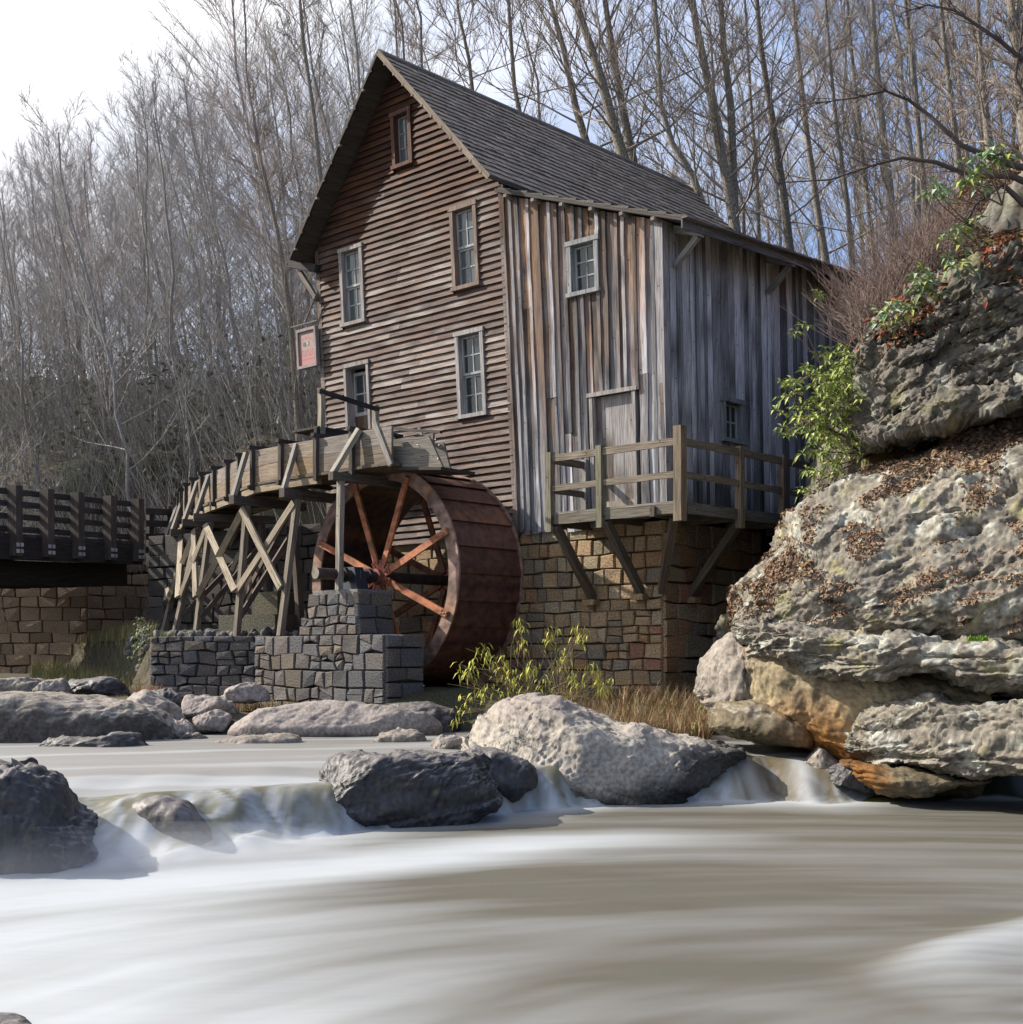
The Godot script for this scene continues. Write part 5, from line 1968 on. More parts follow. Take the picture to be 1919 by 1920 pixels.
func leaf_mesh() -> ArrayMesh:
	var st := Shape.new()
	var w := Color.WHITE
	var a := Vector3(-.5, .0, 0)
	var b := Vector3(.5, .14, 0)
	var m := Vector3(.02, .10, 0)
	for s in [1.0, -1.0]:
		st.tri(a, m, Vector3(-.05, .26, .30 * s), Vector3.UP, w)
		st.tri(m, b, Vector3(-.05, .26, .30 * s), Vector3.UP, w)
	return st.mesh(Vector3.ZERO)

func litter(called: String, label: String, surfs: Array, count: int, size: float, tones: Array, min_up: float, max_y: float, sd: int) -> void:
	var lf := leaf_mesh()
	var spots: Array[Transform3D] = []
	var cols := []
	var tries := 0
	while spots.size() < count and tries < count * 14:
		tries += 1
		var s: Dictionary = surfs[rng.randi() % surfs.size()]
		var i: int = rng.randi() % s.p.size()
		var n: Vector3 = s.n[i]
		var p: Vector3 = s.p[i] + s.at
		if n.y < min_up or p.y > max_y:
			continue
		if fbm.get_noise_3d(p.x * 1.1 + sd, p.y * 1.1, p.z * 1.1) + (n.y - .5) * .35 < rr(-.02, .26):
			continue
		var q := Quaternion(Vector3.UP, n) if n.y > -.95 else Quaternion.IDENTITY
		var bas := Basis(q) * Basis(Vector3.UP, rr(0, TAU)) * Basis(Vector3.RIGHT, rr(-.7, .7))
		spots.append(Transform3D(bas.scaled_local(Vector3.ONE * size * rr(.4, 1.5)), p + Vector3(rr(-.03, .03), 0, rr(-.03, .03)) + n * .008))
		cols.append(tones[rng.randi() % tones.size()] * rr(.7, 1.25))
	scatter(called, label, "leaf litter", lf, spots, cols, M.leaf)

func scatter(called: String, label: String, category: String, mesh: Mesh, spots: Array[Transform3D], cols: Array, m: Material) -> void:
	var mm := MultiMesh.new()
	mm.transform_format = MultiMesh.TRANSFORM_3D
	mm.use_colors = true
	mm.mesh = mesh
	mm.instance_count = spots.size()
	for i in spots.size():
		mm.set_instance_transform(i, spots[i])
		mm.set_instance_color(i, cols[i])
	var o := MultiMeshInstance3D.new()
	o.name = numbered(called)
	o.multimesh = mm
	o.material_override = m
	add_child(o)
	tag(o, label, category, "", "stuff")

func build_boulders() -> void:
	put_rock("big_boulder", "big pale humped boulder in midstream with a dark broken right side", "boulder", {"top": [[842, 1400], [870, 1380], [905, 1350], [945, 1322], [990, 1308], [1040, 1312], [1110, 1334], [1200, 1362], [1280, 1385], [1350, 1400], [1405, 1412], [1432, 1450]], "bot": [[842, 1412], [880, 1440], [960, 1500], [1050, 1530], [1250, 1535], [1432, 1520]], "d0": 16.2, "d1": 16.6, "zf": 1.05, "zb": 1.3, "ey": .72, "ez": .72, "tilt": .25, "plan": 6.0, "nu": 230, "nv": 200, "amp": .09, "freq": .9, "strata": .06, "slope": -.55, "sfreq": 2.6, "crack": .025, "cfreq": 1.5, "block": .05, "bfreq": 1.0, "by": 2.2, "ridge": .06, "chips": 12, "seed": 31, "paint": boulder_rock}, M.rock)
	put_rock("dark_boulder", "wet black boulder with flat top in the middle of the falls", "boulder", {"top": [[548, 1470], [556, 1440], [576, 1424], [650, 1412], [740, 1408], [840, 1412], [905, 1418], [948, 1434], [966, 1458]], "bot": [[548, 1480], [590, 1512], [650, 1545], [760, 1570], [860, 1560], [936, 1505], [966, 1470]], "d0": 13.7, "d1": 14.3, "zf": .62, "zb": .9, "ey": .55, "ez": .6, "tilt": -.1, "plan": 5.0, "nu": 170, "nv": 140, "amp": .06, "freq": 1.6, "strata": .03, "slope": .2, "sfreq": 4.0, "crack": .02, "cfreq": 1.9, "block": .05, "ridge": .08, "chips": 14, "seed": 32, "paint": dark_rock}, M.wet_rock)
	put_rock("dark_boulder", "dark rock wedged between the black boulder and the big pale boulder", "boulder", {"top": [[855, 1412], [880, 1398], [930, 1404], [985, 1424], [1006, 1440]], "bot": [[855, 1430], [900, 1470], [960, 1500], [1006, 1470]], "d0": 15.1, "zf": .5, "ey": .6, "nu": 70, "nv": 60, "amp": .05, "chips": 6, "seed": 33, "paint": dark_rock}, M.wet_rock)
	put_rock("dark_boulder", "angular dark rock at the left edge beside the left waterfall", "boulder", {"top": [[-170, 1440], [-100, 1425], [0, 1433], [45, 1448], [85, 1490], [115, 1540], [150, 1590], [172, 1625]], "bot": [[-170, 1700], [0, 1720], [100, 1690], [172, 1655]], "d0": 10.7, "d1": 10.9, "zf": .55, "zb": .8, "ey": .6, "ez": .65, "tilt": .25, "nu": 150, "nv": 130, "amp": .08, "freq": 1.6, "strata": .04, "slope": -.5, "sfreq": 4.0, "crack": .02, "cfreq": 2.0, "block": .06, "ridge": .08, "chips": 14, "seed": 34, "paint": dark_rock}, M.wet_rock)
	put_rock("dark_boulder", "small dark wet rock just behind the angular one at the left edge", "boulder", {"top": [[-60, 1425], [0, 1430], [30, 1442], [48, 1456]], "bot": [[-60, 1465], [48, 1464]], "d0": 12.4, "zf": .3, "nu": 40, "nv": 36, "amp": .03, "seed": 35, "paint": dark_rock}, M.wet_rock)
	put_rock("dark_boulder", "drowned smooth rock parting the left waterfall, just breaking the surface", "boulder", {"top": [[236, 1518], [262, 1500], [300, 1494], [340, 1508], [375, 1540], [412, 1596]], "bot": [[235, 1540], [300, 1600], [415, 1610]], "d0": 12.0, "d1": 11.7, "zf": .26, "zb": .5, "ey": .75, "nu": 80, "nv": 70, "amp": .05, "freq": 1.2, "block": 0.0, "crack": 0.0, "chips": 2, "seed": 39, "paint": func(p: Vector3, n: Vector3, k: float) -> Color: return mixc(dark_rock(p, n, k), Color(.20, .18, .165), .35)}, M.wet_rock)
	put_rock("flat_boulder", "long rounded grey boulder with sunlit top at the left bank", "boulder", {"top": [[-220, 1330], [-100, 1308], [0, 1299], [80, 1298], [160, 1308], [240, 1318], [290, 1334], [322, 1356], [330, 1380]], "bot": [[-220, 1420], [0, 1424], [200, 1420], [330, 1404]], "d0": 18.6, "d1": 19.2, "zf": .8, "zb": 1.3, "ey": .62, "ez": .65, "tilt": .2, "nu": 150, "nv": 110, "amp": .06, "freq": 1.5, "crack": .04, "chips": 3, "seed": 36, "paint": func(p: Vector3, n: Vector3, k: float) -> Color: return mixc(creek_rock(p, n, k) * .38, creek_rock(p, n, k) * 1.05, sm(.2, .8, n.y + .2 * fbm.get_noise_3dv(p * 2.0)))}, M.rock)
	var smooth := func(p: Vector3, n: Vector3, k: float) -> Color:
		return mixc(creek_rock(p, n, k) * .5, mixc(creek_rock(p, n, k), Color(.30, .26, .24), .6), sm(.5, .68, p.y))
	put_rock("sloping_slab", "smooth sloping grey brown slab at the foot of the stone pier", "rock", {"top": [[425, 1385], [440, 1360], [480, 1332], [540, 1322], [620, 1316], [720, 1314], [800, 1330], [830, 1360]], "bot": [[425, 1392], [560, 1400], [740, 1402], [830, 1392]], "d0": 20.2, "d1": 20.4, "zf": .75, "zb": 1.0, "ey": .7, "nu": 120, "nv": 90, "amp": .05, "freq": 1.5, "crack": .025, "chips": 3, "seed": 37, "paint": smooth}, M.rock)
	var small := [
		["leaning slab of grey rock with a flat sunlit top beside the retaining wall", [[410, 1310], [430, 1290], [470, 1280], [500, 1292], [505, 1306]], [[410, 1318], [505, 1316]], 21.6, .35],
		["blocky grey rock below the retaining wall, right of the rusty weeds", [[335, 1330], [345, 1306], [400, 1302], [440, 1312], [445, 1325]], [[335, 1350], [445, 1346]], 21.0, .35],
		["dark angular rock behind the long boulder's right end", [[275, 1325], [285, 1296], [310, 1286], [338, 1296], [345, 1330]], [[275, 1350], [345, 1352]], 21.2, .35],
		["pale grey rock resting against the long boulder's right end", [[215, 1306], [240, 1296], [275, 1298], [320, 1318], [345, 1345]], [[215, 1330], [345, 1372]], 20.4, .35],
		["brown pointed rock at the waterline between the long boulder and the slab", [[310, 1366], [322, 1345], [345, 1352], [366, 1372]], [[310, 1385], [366, 1386]], 19.4, .22],
		["smooth grey rock left of the sloping slab", [[360, 1352], [380, 1338], [410, 1330], [432, 1340], [440, 1362]], [[360, 1372], [440, 1372]], 20.3, .3],
		["small low rock at the water's edge left of the sloping slab", [[335, 1384], [350, 1374], [375, 1376], [392, 1386]], [[335, 1392], [392, 1392]], 19.3, .15],
		["low pale rock shelf awash in front of the sloping slab", [[385, 1400], [420, 1388], [470, 1380], [530, 1380], [570, 1388], [600, 1398]], [[385, 1408], [600, 1406]], 18.3, .3],
		["wide dark flat rock lying in front of the long boulder", [[45, 1405], [90, 1388], [150, 1380], [215, 1378], [262, 1378], [285, 1396]], [[45, 1412], [285, 1410]], 17.6, .3],
		["oval pale rock in the pool in front of the wheel", [[690, 1388], [705, 1376], [740, 1370], [780, 1374], [808, 1384], [815, 1392]], [[690, 1396], [815, 1398]], 18.6, .3],
		["small pale rock at the left foot of the big boulder", [[815, 1396], [830, 1384], [855, 1382], [872, 1392], [880, 1402]], [[815, 1406], [880, 1412]], 17.2, .22],
		["flat dark rock at the foot of the bridge abutment", [[110, 1292], [130, 1276], [180, 1272], [235, 1270], [252, 1290]], [[110, 1304], [252, 1302]], 23.5, .4],
		["dull brown rock under the bridge at the left edge", [[-40, 1296], [0, 1272], [50, 1268], [100, 1280], [120, 1300]], [[-40, 1310], [120, 1310]], 24.0, .5],
		["grey rock under the bridge next to the dull brown one", [[60, 1285], [90, 1272], [120, 1276], [140, 1296]], [[60, 1304], [140, 1304]], 22.8, .3],
		["little rock with dead leaves on it in the right chute", [[1500, 1410], [1512, 1396], [1540, 1400], [1575, 1428], [1600, 1452]], [[1500, 1426], [1560, 1474], [1600, 1480]], 16.6, .22],
		["dark drowned rock in the right chute under the cliff", [[1552, 1440], [1575, 1425], [1610, 1440], [1650, 1468]], [[1552, 1470], [1650, 1490]], 16.1, .25],
		["slab of dark rock in the shade of the pier's right face", [[700, 1345], [730, 1320], [800, 1318], [850, 1335], [880, 1365]], [[700, 1380], [880, 1385]], 21.0, .4],
	]
	var i := 0
	for s in small:
		i += 1
		var dark: bool = "dark" in s[0]
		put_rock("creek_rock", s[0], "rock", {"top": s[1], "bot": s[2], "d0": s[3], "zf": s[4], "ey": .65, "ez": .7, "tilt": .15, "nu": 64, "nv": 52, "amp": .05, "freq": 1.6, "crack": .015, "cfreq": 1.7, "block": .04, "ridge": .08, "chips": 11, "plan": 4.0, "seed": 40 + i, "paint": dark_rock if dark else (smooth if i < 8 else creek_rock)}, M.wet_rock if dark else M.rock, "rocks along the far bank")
	put_rock("dark_boulder", "tip of a dark rock in the bottom left corner of the pool", "boulder", {"top": [[-110, 1925], [-60, 1912], [0, 1909], [38, 1916], [56, 1926]], "bot": [[-110, 1960], [56, 1955]], "d0": 6.1, "zf": .2, "nu": 40, "nv": 36, "amp": .02, "seed": 66, "paint": dark_rock}, M.wet_rock)
	# rubble on the terrace behind the retaining wall
	var pebble := blob({"top": [[900, 960], [920, 930], [980, 920], [1020, 960]], "bot": [[900, 970], [960, 1000], [1020, 970]], "d0": 20.0, "zf": .35, "nu": 12, "nv": 10, "amp": .1, "chips": 4, "seed": 70, "paint": func(_p: Vector3, _n: Vector3, _k: float) -> Color: return Color.WHITE})
	var spots: Array[Transform3D] = []
	var cols := []
	for k in 900:
		var x := rr(-8.2, -3.2)
		var d := rr(24.9, 29.0) - (x + 5.0) * .3
		if x < -6.5:
			d += 1.2
		spots.append(Transform3D(Basis(Vector3(rr(-1, 1), rr(-1, 1), rr(-1, 1)).normalized(), rr(0, TAU)).scaled_local(Vector3.ONE * rr(.12, .32)), Vector3(x, ground_at(x, d) + .03, -d)))
		cols.append(Color(.16, .15, .14) * rr(.5, 1.4))
	scatter("rubble", "grey rubble covering the terrace between the trestle legs", "rubble", pebble.mesh, spots, cols, M.stone)


# ---------------------------------------------------------------- trees
func along(path: PackedVector3Array, k: float) -> Vector3:
	var q := clampf(k, 0, .9999) * (path.size() - 1)
	var i := int(q)
	return path[i].lerp(path[i + 1], q - i)

func grow(path: PackedVector3Array, r0: float, r1: float, nb: int, n2: int, n3: int, k0: float, reach: float, bark: Color, twig: Color, sides := 8) -> Array:
	# [trunk shape, crown shape] of a bare deciduous tree
	var tr := Shape.new()
	var cr := Shape.new()
	var n := path.size()
	var rad := PackedFloat32Array()
	for i in n:
		var k := float(i) / (n - 1)
		rad.append(lerpf(r0, r1, pow(k, .85)) * (1.0 + .35 * exp(-k * 22.0)))
	tr.tube(path, rad, sides, bark)
	var len := path[0].distance_to(path[n - 1])
	var az := rr(0, TAU)
	for b in nb:
		var k := lerpf(k0, .985, pow((b + rr(0, 1)) / nb, .9))
		var p := along(path, k)
		var axis := (along(path, minf(k + .06, 1)) - along(path, k - .06)).normalized()
		az += 2.4 + rr(-.5, .5)
		var h := Vector3(cos(az), 0, sin(az))
		var open := rr(.55, 1.25) * lerpf(1.15, .65, k)
		var dir := (axis * cos(open) + h * sin(open)).normalized()
		var l := reach * len * rr(.7, 1.15) * (1.12 - k * .8)
		var pts := PackedVector3Array()
		var rs := PackedFloat32Array()
		var rb := lerpf(r0, r1, pow(k, .85)) * rr(.22, .36)
		var q := p
		for i in 6:
			pts.append(q)
			rs.append(lerpf(rb, .008, i / 5.0))
			dir = (dir + Vector3(rr(-.22, .22), .05 + rr(-.15, .15), rr(-.22, .22))).normalized()
			q += dir * l / 5.0
		cr.tube(pts, rs, 5, bark.lerp(twig, .5))
		for s in n2:
			var ks := lerpf(.22, 1.0, (s + rr(0, .9)) / n2)
			var p2 := along(pts, ks)
			var bd := (along(pts, minf(ks + .1, 1)) - along(pts, maxf(ks - .1, 0))).normalized()
			var d2 := (bd + Vector3(rr(-1, 1), rr(-.35, .9), rr(-1, 1)) * .75).normalized()
			var l2 := l * rr(.25, .48) * (1.15 - ks * .5)
			var m2 := p2 + d2 * l2 * .5
			var e2 := m2 + (d2 + Vector3(rr(-.25, .25), .2, rr(-.25, .25))).normalized() * l2 * .5
			var path2 := PackedVector3Array([p2, m2, e2])
			cr.tube(path2, PackedFloat32Array([lerpf(rb, .008, ks) * .5 + .003, .007, .005]), 3, twig)
			for t in n3:
				var kt := rr(.2, 1.0)
				var p3 := along(path2, kt)
				var d3 := (d2 + Vector3(rr(-1, 1), rr(-.5, .9), rr(-1, 1)) * .8).normalized()
				var l3 := rr(.3, .85) * clampf(l * .35, .35, 1.0)
				cr.tube(PackedVector3Array([p3, p3 + d3 * l3]), PackedFloat32Array([.006, .003]), 3, twig)
	return [tr, cr]

func plant_tree(called: String, label: String, at: Vector3, shapes: Array, group := "") -> Node3D:
	var t := thing(called, label, "tree", at, group)
	put_mesh("trunk", shapes[0].mesh(Vector3.ZERO), M.bark, t)
	put_mesh("crown", shapes[1].mesh(Vector3.ZERO), M.twig, t)
	return t

func local_path(h: float, lean: Vector2, wob: float, n := 12) -> PackedVector3Array:
	var p := PackedVector3Array()
	var x := Vector3.ZERO
	for i in n:
		p.append(x)
		x += Vector3(lean.x + rr(-wob, wob), 1.0, lean.y + rr(-wob, wob)) * h / (n - 1)
	return p

func build_forest() -> void:
	# near trunks that can be told apart, drawn from their place in the photograph
	var own := [
		["thick bare tree right behind the far end of the mill roof", 34.0, [[1385, 470], [1372, 380], [1352, 280], [1330, 160], [1305, 40], [1290, -60], [1275, -200]], .25],
		["forked dark tree close beside the thick vine-grown trunk", 34.5, [[1380, 470], [1376, 340], [1372, 210], [1358, 90], [1352, 0], [1356, -160]], .22],
		["straight grey tree just right of the far roof end", 36.0, [[1488, 520], [1470, 360], [1448, 220], [1428, 90], [1418, -20], [1408, -180]], .20],
		["second grey tree to the right of the roof end", 38.0, [[1558, 540], [1535, 400], [1515, 260], [1500, 130], [1488, 0], [1480, -160]], .19],
		["upright brown tree rising behind the thicket on the cliff", 32.0, [[1678, 480], [1668, 340], [1650, 190], [1640, 60], [1632, -100]], .19],
		["slender light grey tree on the cliff top near the right edge", 26.0, [[1808, 400], [1795, 280], [1778, 140], [1766, 20], [1755, -120]], .12],
		["big mossy tree cut by the right edge of the picture", 21.0, [[1935, 330], [1918, 180], [1902, 40], [1890, -120]], .26],
		["pale tree left of the big mossy one at the right edge", 24.0, [[1868, 380], [1850, 220], [1838, 80], [1828, -100]], .12],
		["leaning tree with fork above the middle of the roof", 34.0, [[1180, 330], [1150, 230], [1120, 120], [1085, 20], [1055, -90], [1030, -220]], .25],
		["forked tree standing against the roof ridge, right one of the pair", 35.0, [[1195, 340], [1172, 220], [1152, 110], [1135, 0], [1120, -150]], .22],
		["crooked tree above the ridge, left one of the pair", 36.0, [[1110, 300], [1080, 200], [1060, 100], [1035, 10], [1005, -120]], .20],
		["thin grey tree over the front third of the roof ridge", 37.0, [[985, 260], [965, 160], [958, 60], [950, -60], [940, -180]], .13],
		["thin crooked tree right behind the gable peak", 38.0, [[890, 200], [880, 110], [860, 20], [850, -90]], .12],
		["dark twisted tree between the roof and the thick vine-grown tree", 33.0, [[1330, 420], [1300, 330], [1262, 270], [1240, 200], [1235, 90], [1225, -60]], .17],
		["slim tree behind the roof end, left of the straight grey tree", 42.0, [[1425, 480], [1420, 330], [1408, 180], [1400, 40], [1392, -100]], .12],
		["reddish slim tree above the cliff brush", 35.0, [[1600, 520], [1590, 380], [1570, 240], [1556, 100], [1545, -60]], .13],
		["tall thin tree left of the upright brown one", 40.0, [[1640, 480], [1622, 330], [1606, 180], [1592, 40], [1584, -90]], .14],
		["pair-stemmed tree on the slope above the crag", 29.0, [[1740, 430], [1728, 300], [1716, 160], [1700, 20], [1690, -110]], .13],
		["tall tree standing left of the mill beyond its corner", 36.0, [[640, 760], [628, 560], [606, 380], [590, 220], [570, 80], [560, -40]], .16],
		["grey tree with forked crown in front of the left slope", 37.0, [[560, 800], [545, 600], [520, 430], [490, 300], [470, 180]], .15],
	]
	for e in own:
		var pts := PackedVector3Array()
		var base := px(e[2][0][0], e[2][0][1], e[1])
		var ground := ground_at(base.x, e[1])
		if base.y > ground:
			pts.append(Vector3(base.x + (base.y - ground) * .06, ground - .2, base.z))
		for q in e[2]:
			pts.append(px(q[0], q[1], e[1] + rr(-.15, .15)))
		var root := pts[0]
		for i in pts.size():
			pts[i] -= root
		plant_tree("bare_tree", e[0], root, grow(pts, e[3] * .68, e[3] * .24, 22, 8, 6, .22, .20, Color(.27, .24, .195) * rr(.75, 1.2), Color(.25, .21, .18), 10), "trees close behind the mill")
	# the wood on the slopes: a few trees of each kind, copied
	var kinds := []
	var names := [["tall steep-crowned grey bare tree", 17.0, .11, .34, Color(.33, .32, .305)], ["tall wide brown bare tree", 15.5, .12, .46, Color(.31, .29, .265)], ["slender feathery grey bare tree", 14.0, .075, .40, Color(.37, .36, .345)],
		["reddish twiggy bare tree", 13.0, .08, .44, Color(.34, .30, .28)], ["straight pole-like bare tree", 18.0, .12, .17, Color(.27, .235, .20)], ["bushy low-branched bare tree", 10.0, .065, .5, Color(.35, .335, .315)], ["crooked ragged dark bare tree", 14.0, .10, .42, Color(.28, .245, .215)], ["thin pale bare sapling", 8.0, .04, .22, Color(.40, .37, .33)]]
	for e in names:
		var p := local_path(e[1], Vector2(-.13 + rr(-.10, .07), rr(-.06, .06)), .16)
		var sap: bool = e[1] < 9.0
		kinds.append(plant_tree("bare_tree", e[0], Vector3(0, -60, 0), grow(p, e[2], .025, 14 if sap else 26, 5 if sap else 8, 4 if sap else 6, .10 if e[1] < 11 else .2, e[3], e[4] * rr(.9, 1.1), e[4] * .9), "trees of the wooded slope"))
	var count := 0
	var placed := []
	var tries := 0
	while count < 160 and tries < 9000:
		tries += 1
		var d := 35.5 + 46.0 * pow(rng.randf(), 1.15)
		var col := rr(-160.0, 2060.0)
		var leftward := col < 760.0
		if not leftward and (rng.randf() < .45 or d > 62.0):
			continue
		var x := (col - 960.0) / F * d
		# keep clear of the mill and the road at its back
		if x > -4.6 and x < 9.5 and d < 37.5:
			continue
		if leftward and (d < 38.0 or rng.randf() < .35):
			continue
		var clash := false
		for q in placed:
			if Vector2(q.x - x, q.y - d).length() < 1.3:
				clash = true
				break
		if clash:
			continue
		var k := rng.randi() % 8
		if leftward:
			k = [0, 1, 2, 3, 5, 6, 2, 3, 7, 7, 1][rng.randi() % 11]
		else:
			k = [0, 2, 3, 4, 6, 4, 7, 2, 4][rng.randi() % 9]
		# the skyline falls away to the left
		var size := rr(.85, 1.15)
		var y := ground_at(x, d) - .1
		var top := curve_at([[-160, 370], [0, 345], [150, 325], [300, 200], [450, 130], [560, 30], [660, -20], [760, -200], [2100, -500]], col) + rr(-25, 120)
		var room: float = (EYE + (HOR - top) * d / F - y) / names[k][1]
		size = minf(size, room)
		if size < .35:
			continue
		placed.append(Vector2(x, d))
		var where := "over the crag"
		for z in [[60, "above the bridge's left end"], [170, "above the bridge's middle"], [270, "above the bridge's right end"], [360, "above the flume's far end"], [460, "above the flume's bend"], [560, "above the middle of the flume"], [760, "beside the gable's left eave"], [900, "over the gable peak"], [1080, "over the front of the roof"], [1240, "over the rear of the roof"], [1400, "at the far roof end"], [1520, "over the side wall's eave"], [1640, "over the thicket's left part"], [1760, "over the thicket's right part"]]:
			if col < z[0]:
				where = z[1]
				break
		var depth := "nearest row" if d < 43.0 else ("second row" if d < 50.0 else ("middle of the slope" if d < 60.0 else "high on the slope"))
		var o: Node3D = kinds[k]
		var at := Vector3(x, y, -d)
		var label: String = names[k][0] + ", " + depth + " " + where
		if o.position.y < -50.0:
			o.position = at
			o.rotation.y = rr(-.9, .9)
			o.scale = Vector3.ONE * size
			o.set_meta("label", label)
		else:
			copy(o, label, at, rr(-.9, .9), size)
		count += 1
	# evergreen undergrowth under the trees
	var lf := leaf_mesh()
	var spots: Array[Transform3D] = []
	var cols := []
	while spots.size() < 7000:
		var d := rr(37.0, 74.0)
		var col := rr(-120.0, 800.0)
		var x := (col - 960.0) / F * d
		var m := fbm.get_noise_2d(x * .22, d * .22)
		if m < rr(-.1, .25):
			continue
		var h := rr(0.0, 1.0)
		spots.append(Transform3D(Basis(Vector3(rr(-1, 1), rr(-1, 1), rr(-1, 1)).normalized(), rr(0, TAU)).scaled_local(Vector3.ONE * rr(.16, .34)), Vector3(x, ground_at(x, d) + h * h * 2.6 * (1.0 + m), -d)))
		cols.append(mixc(Color(.085, .10, .065), Color(.15, .155, .125), rng.randf()) * rr(.7, 1.3))
	scatter("undergrowth", "dull green evergreen undergrowth on the slope left of the mill", "undergrowth", lf, spots, cols, M.leaf)
	# bare brush, so thin that nobody could count it
	brush("bare_brush", "tangle of thin bare brush below the trees left of the mill", 3000, func() -> Vector3:
		var d := rr(35.5, 58.0)
		var x := (rr(-60.0, 780.0) - 960.0) / F * d
		return Vector3(x, ground_at(x, d), -d), 1.5, 7.0, .011, [Color(.26, .245, .22), Color(.18, .17, .15), Color(.36, .34, .31)])
	brush("bare_brush", "thin bare saplings and brush behind the mill and the cliff", 900, func() -> Vector3:
		var d := rr(36.0, 56.0)
		var x := (rr(1180.0, 1960.0) - 960.0) / F * d
		return Vector3(x, ground_at(x, d), -d), 2.0, 7.5, .014, [Color(.22, .18, .15), Color(.19, .14, .115), Color(.26, .23, .19)])
	brush("thicket", "dense purplish brown thicket of twigs growing over the cliff edge", 900, func() -> Vector3:
		var q := rng.randf()
		return px(lerpf(1600.0, 1780.0, q) + rr(-20, 20), lerpf(640.0, 470.0, q) + rr(-30, 30), 18.5 + rr(-.6, .8)), .35, 1.25, .0055, [Color(.19, .135, .12), Color(.15, .105, .09), Color(.25, .20, .17)], 1.3)

func brush(called: String, label: String, count: int, spot: Callable, h0: float, h1: float, r: float, tones: Array, spread := .55) -> void:
	var st := Shape.new()
	for i in count:
		var p: Vector3 = spot.call()
		var h := rr(h0, h1)
		var d := Vector3(rr(-spread, spread) - .12, 1, rr(-spread, spread)).normalized()
		var pts := PackedVector3Array([p])
		for k in 2:
			p += d * h * .5
			pts.append(p)
			d = (d + Vector3(rr(-.4, .4), rr(-.15, .2), rr(-.4, .4))).normalized()
		var col: Color = tones[rng.randi() % tones.size()] * rr(.8, 1.2)
		st.tube(pts, PackedFloat32Array([r, r * .8, r * .4]), 3, col)
		for q in 2:
			var a := along(pts, rr(.3, .9))
			st.tube(PackedVector3Array([a, a + (d + Vector3(rr(-1, 1), rr(-.2, .8), rr(-1, 1)) * .8).normalized() * h * rr(.2, .45)]), PackedFloat32Array([r * .55, r * .3]), 3, col)
	var o := obj(called, st, M.twig)
	tag(o, label, "brush", "", "stuff")


# ---------------------------------------------------------------- small plants
func leaf(st: Shape, base: Vector3, dir: Vector3, len: float, wid: float, col: Color, droop := .2) -> void:
	var side := dir.cross(Vector3(rr(-.3, .3), 1, rr(-.3, .3))).normalized()
	var up := side.cross(dir).normalized()
	var m := base + dir * len * .5 + up * len * .04
	var tip := base + dir * len - Vector3(0, len * droop, 0)
	var hint := up if up.y > 0 else -up
	for s in [1.0, -1.0]:
		var w: Vector3 = m + side * wid * .5 * s + up * wid * .16
		st.tri(base, m, w, hint, col)
		st.tri(m, tip, w, hint, col * 1.08)

func whorl(st: Shape, at: Vector3, size: float, n: int, tones: Array, axis := Vector3.UP) -> void:
	var a0 := rr(0, TAU)
	var x := axis.cross(Vector3(.3, .2, .9)).normalized()
	var y := axis.cross(x)
	for i in n:
		var a := a0 + TAU * i / n + rr(-.3, .3)
		var d := (x * cos(a) + y * sin(a) + axis * rr(-.45, .55)).normalized()
		var c: Color = tones[rng.randi() % tones.size()] * rr(.8, 1.2)
		leaf(st, at + d * size * .08, d, size * rr(.75, 1.15), size * rr(.26, .36), c, rr(.1, .4))

func stems(st: Shape, a: Vector3, b: Vector3, r: float, col: Color) -> void:
	var m := a.lerp(b, .5) + Vector3(rr(-.12, .12), rr(-.05, .15), rr(-.1, .1)) * a.distance_to(b)
	st.tube(PackedVector3Array([a, a.lerp(m, .6) , m.lerp(b, .4), b]), PackedFloat32Array([r, r * .8, r * .6, r * .4]), 4, col)

func shrub(called: String, label: String, root: Vector3, clumps: Array, size: float, per: int, spread: float, tones: Array, wood: Color) -> void:
	var t := thing(called, label, "shrub", root)
	var st := Shape.new()
	var lf := Shape.new()
	for c in clumps:
		var p: Vector3 = c
		stems(st, root, p, .014, wood)
		for i in per:
			var q := p + Vector3(rr(-1, 1), rr(-.8, .8), rr(-1, 1)) * spread
			stems(st, p, q, .006, wood)
			whorl(lf, q, size * rr(.8, 1.2), 6 + rng.randi() % 3, tones, (Vector3(0, .8, .35) + Vector3(rr(-.5, .5), 0, rr(-.4, .4))).normalized())
	obj("stem", st, M.twig, t)
	var f := obj("foliage", lf, M.leaf, t)
	f.set_meta("kind", "stuff")

func blades(called: String, label: String, category: String, count: int, spot: Callable, h0: float, h1: float, w: float, tones: Array, bend := .8) -> void:
	var st := Shape.new()
	for i in count:
		var p: Vector3 = spot.call()
		var h := rr(h0, h1)
		var lean := Vector3(rr(-1, 1), 0, rr(-1, 1)) * bend
		var d := Vector3(rr(-.2, .2), 1, rr(-.2, .2)).normalized()
		var side := Vector3(rr(-1, 1), 0, rr(-1, 1)).normalized() * w
		var col: Color = tones[rng.randi() % tones.size()] * rr(.75, 1.25)
		var prev := p
		for k in 4:
			var nx := prev + d * h * .25
			var sw := side * (1.0 - k * .27)
			var se := side * (1.0 - (k + 1) * .25)
			st.quad(prev - sw, prev + sw, nx + se, nx - se, Vector3(0, .3, 1), col, col)
			prev = nx
			d = (d + lean * .35 + Vector3(0, -.12, 0)).normalized()
	var o := obj(called, st, M.leaf)
	tag(o, label, category, "", "stuff")

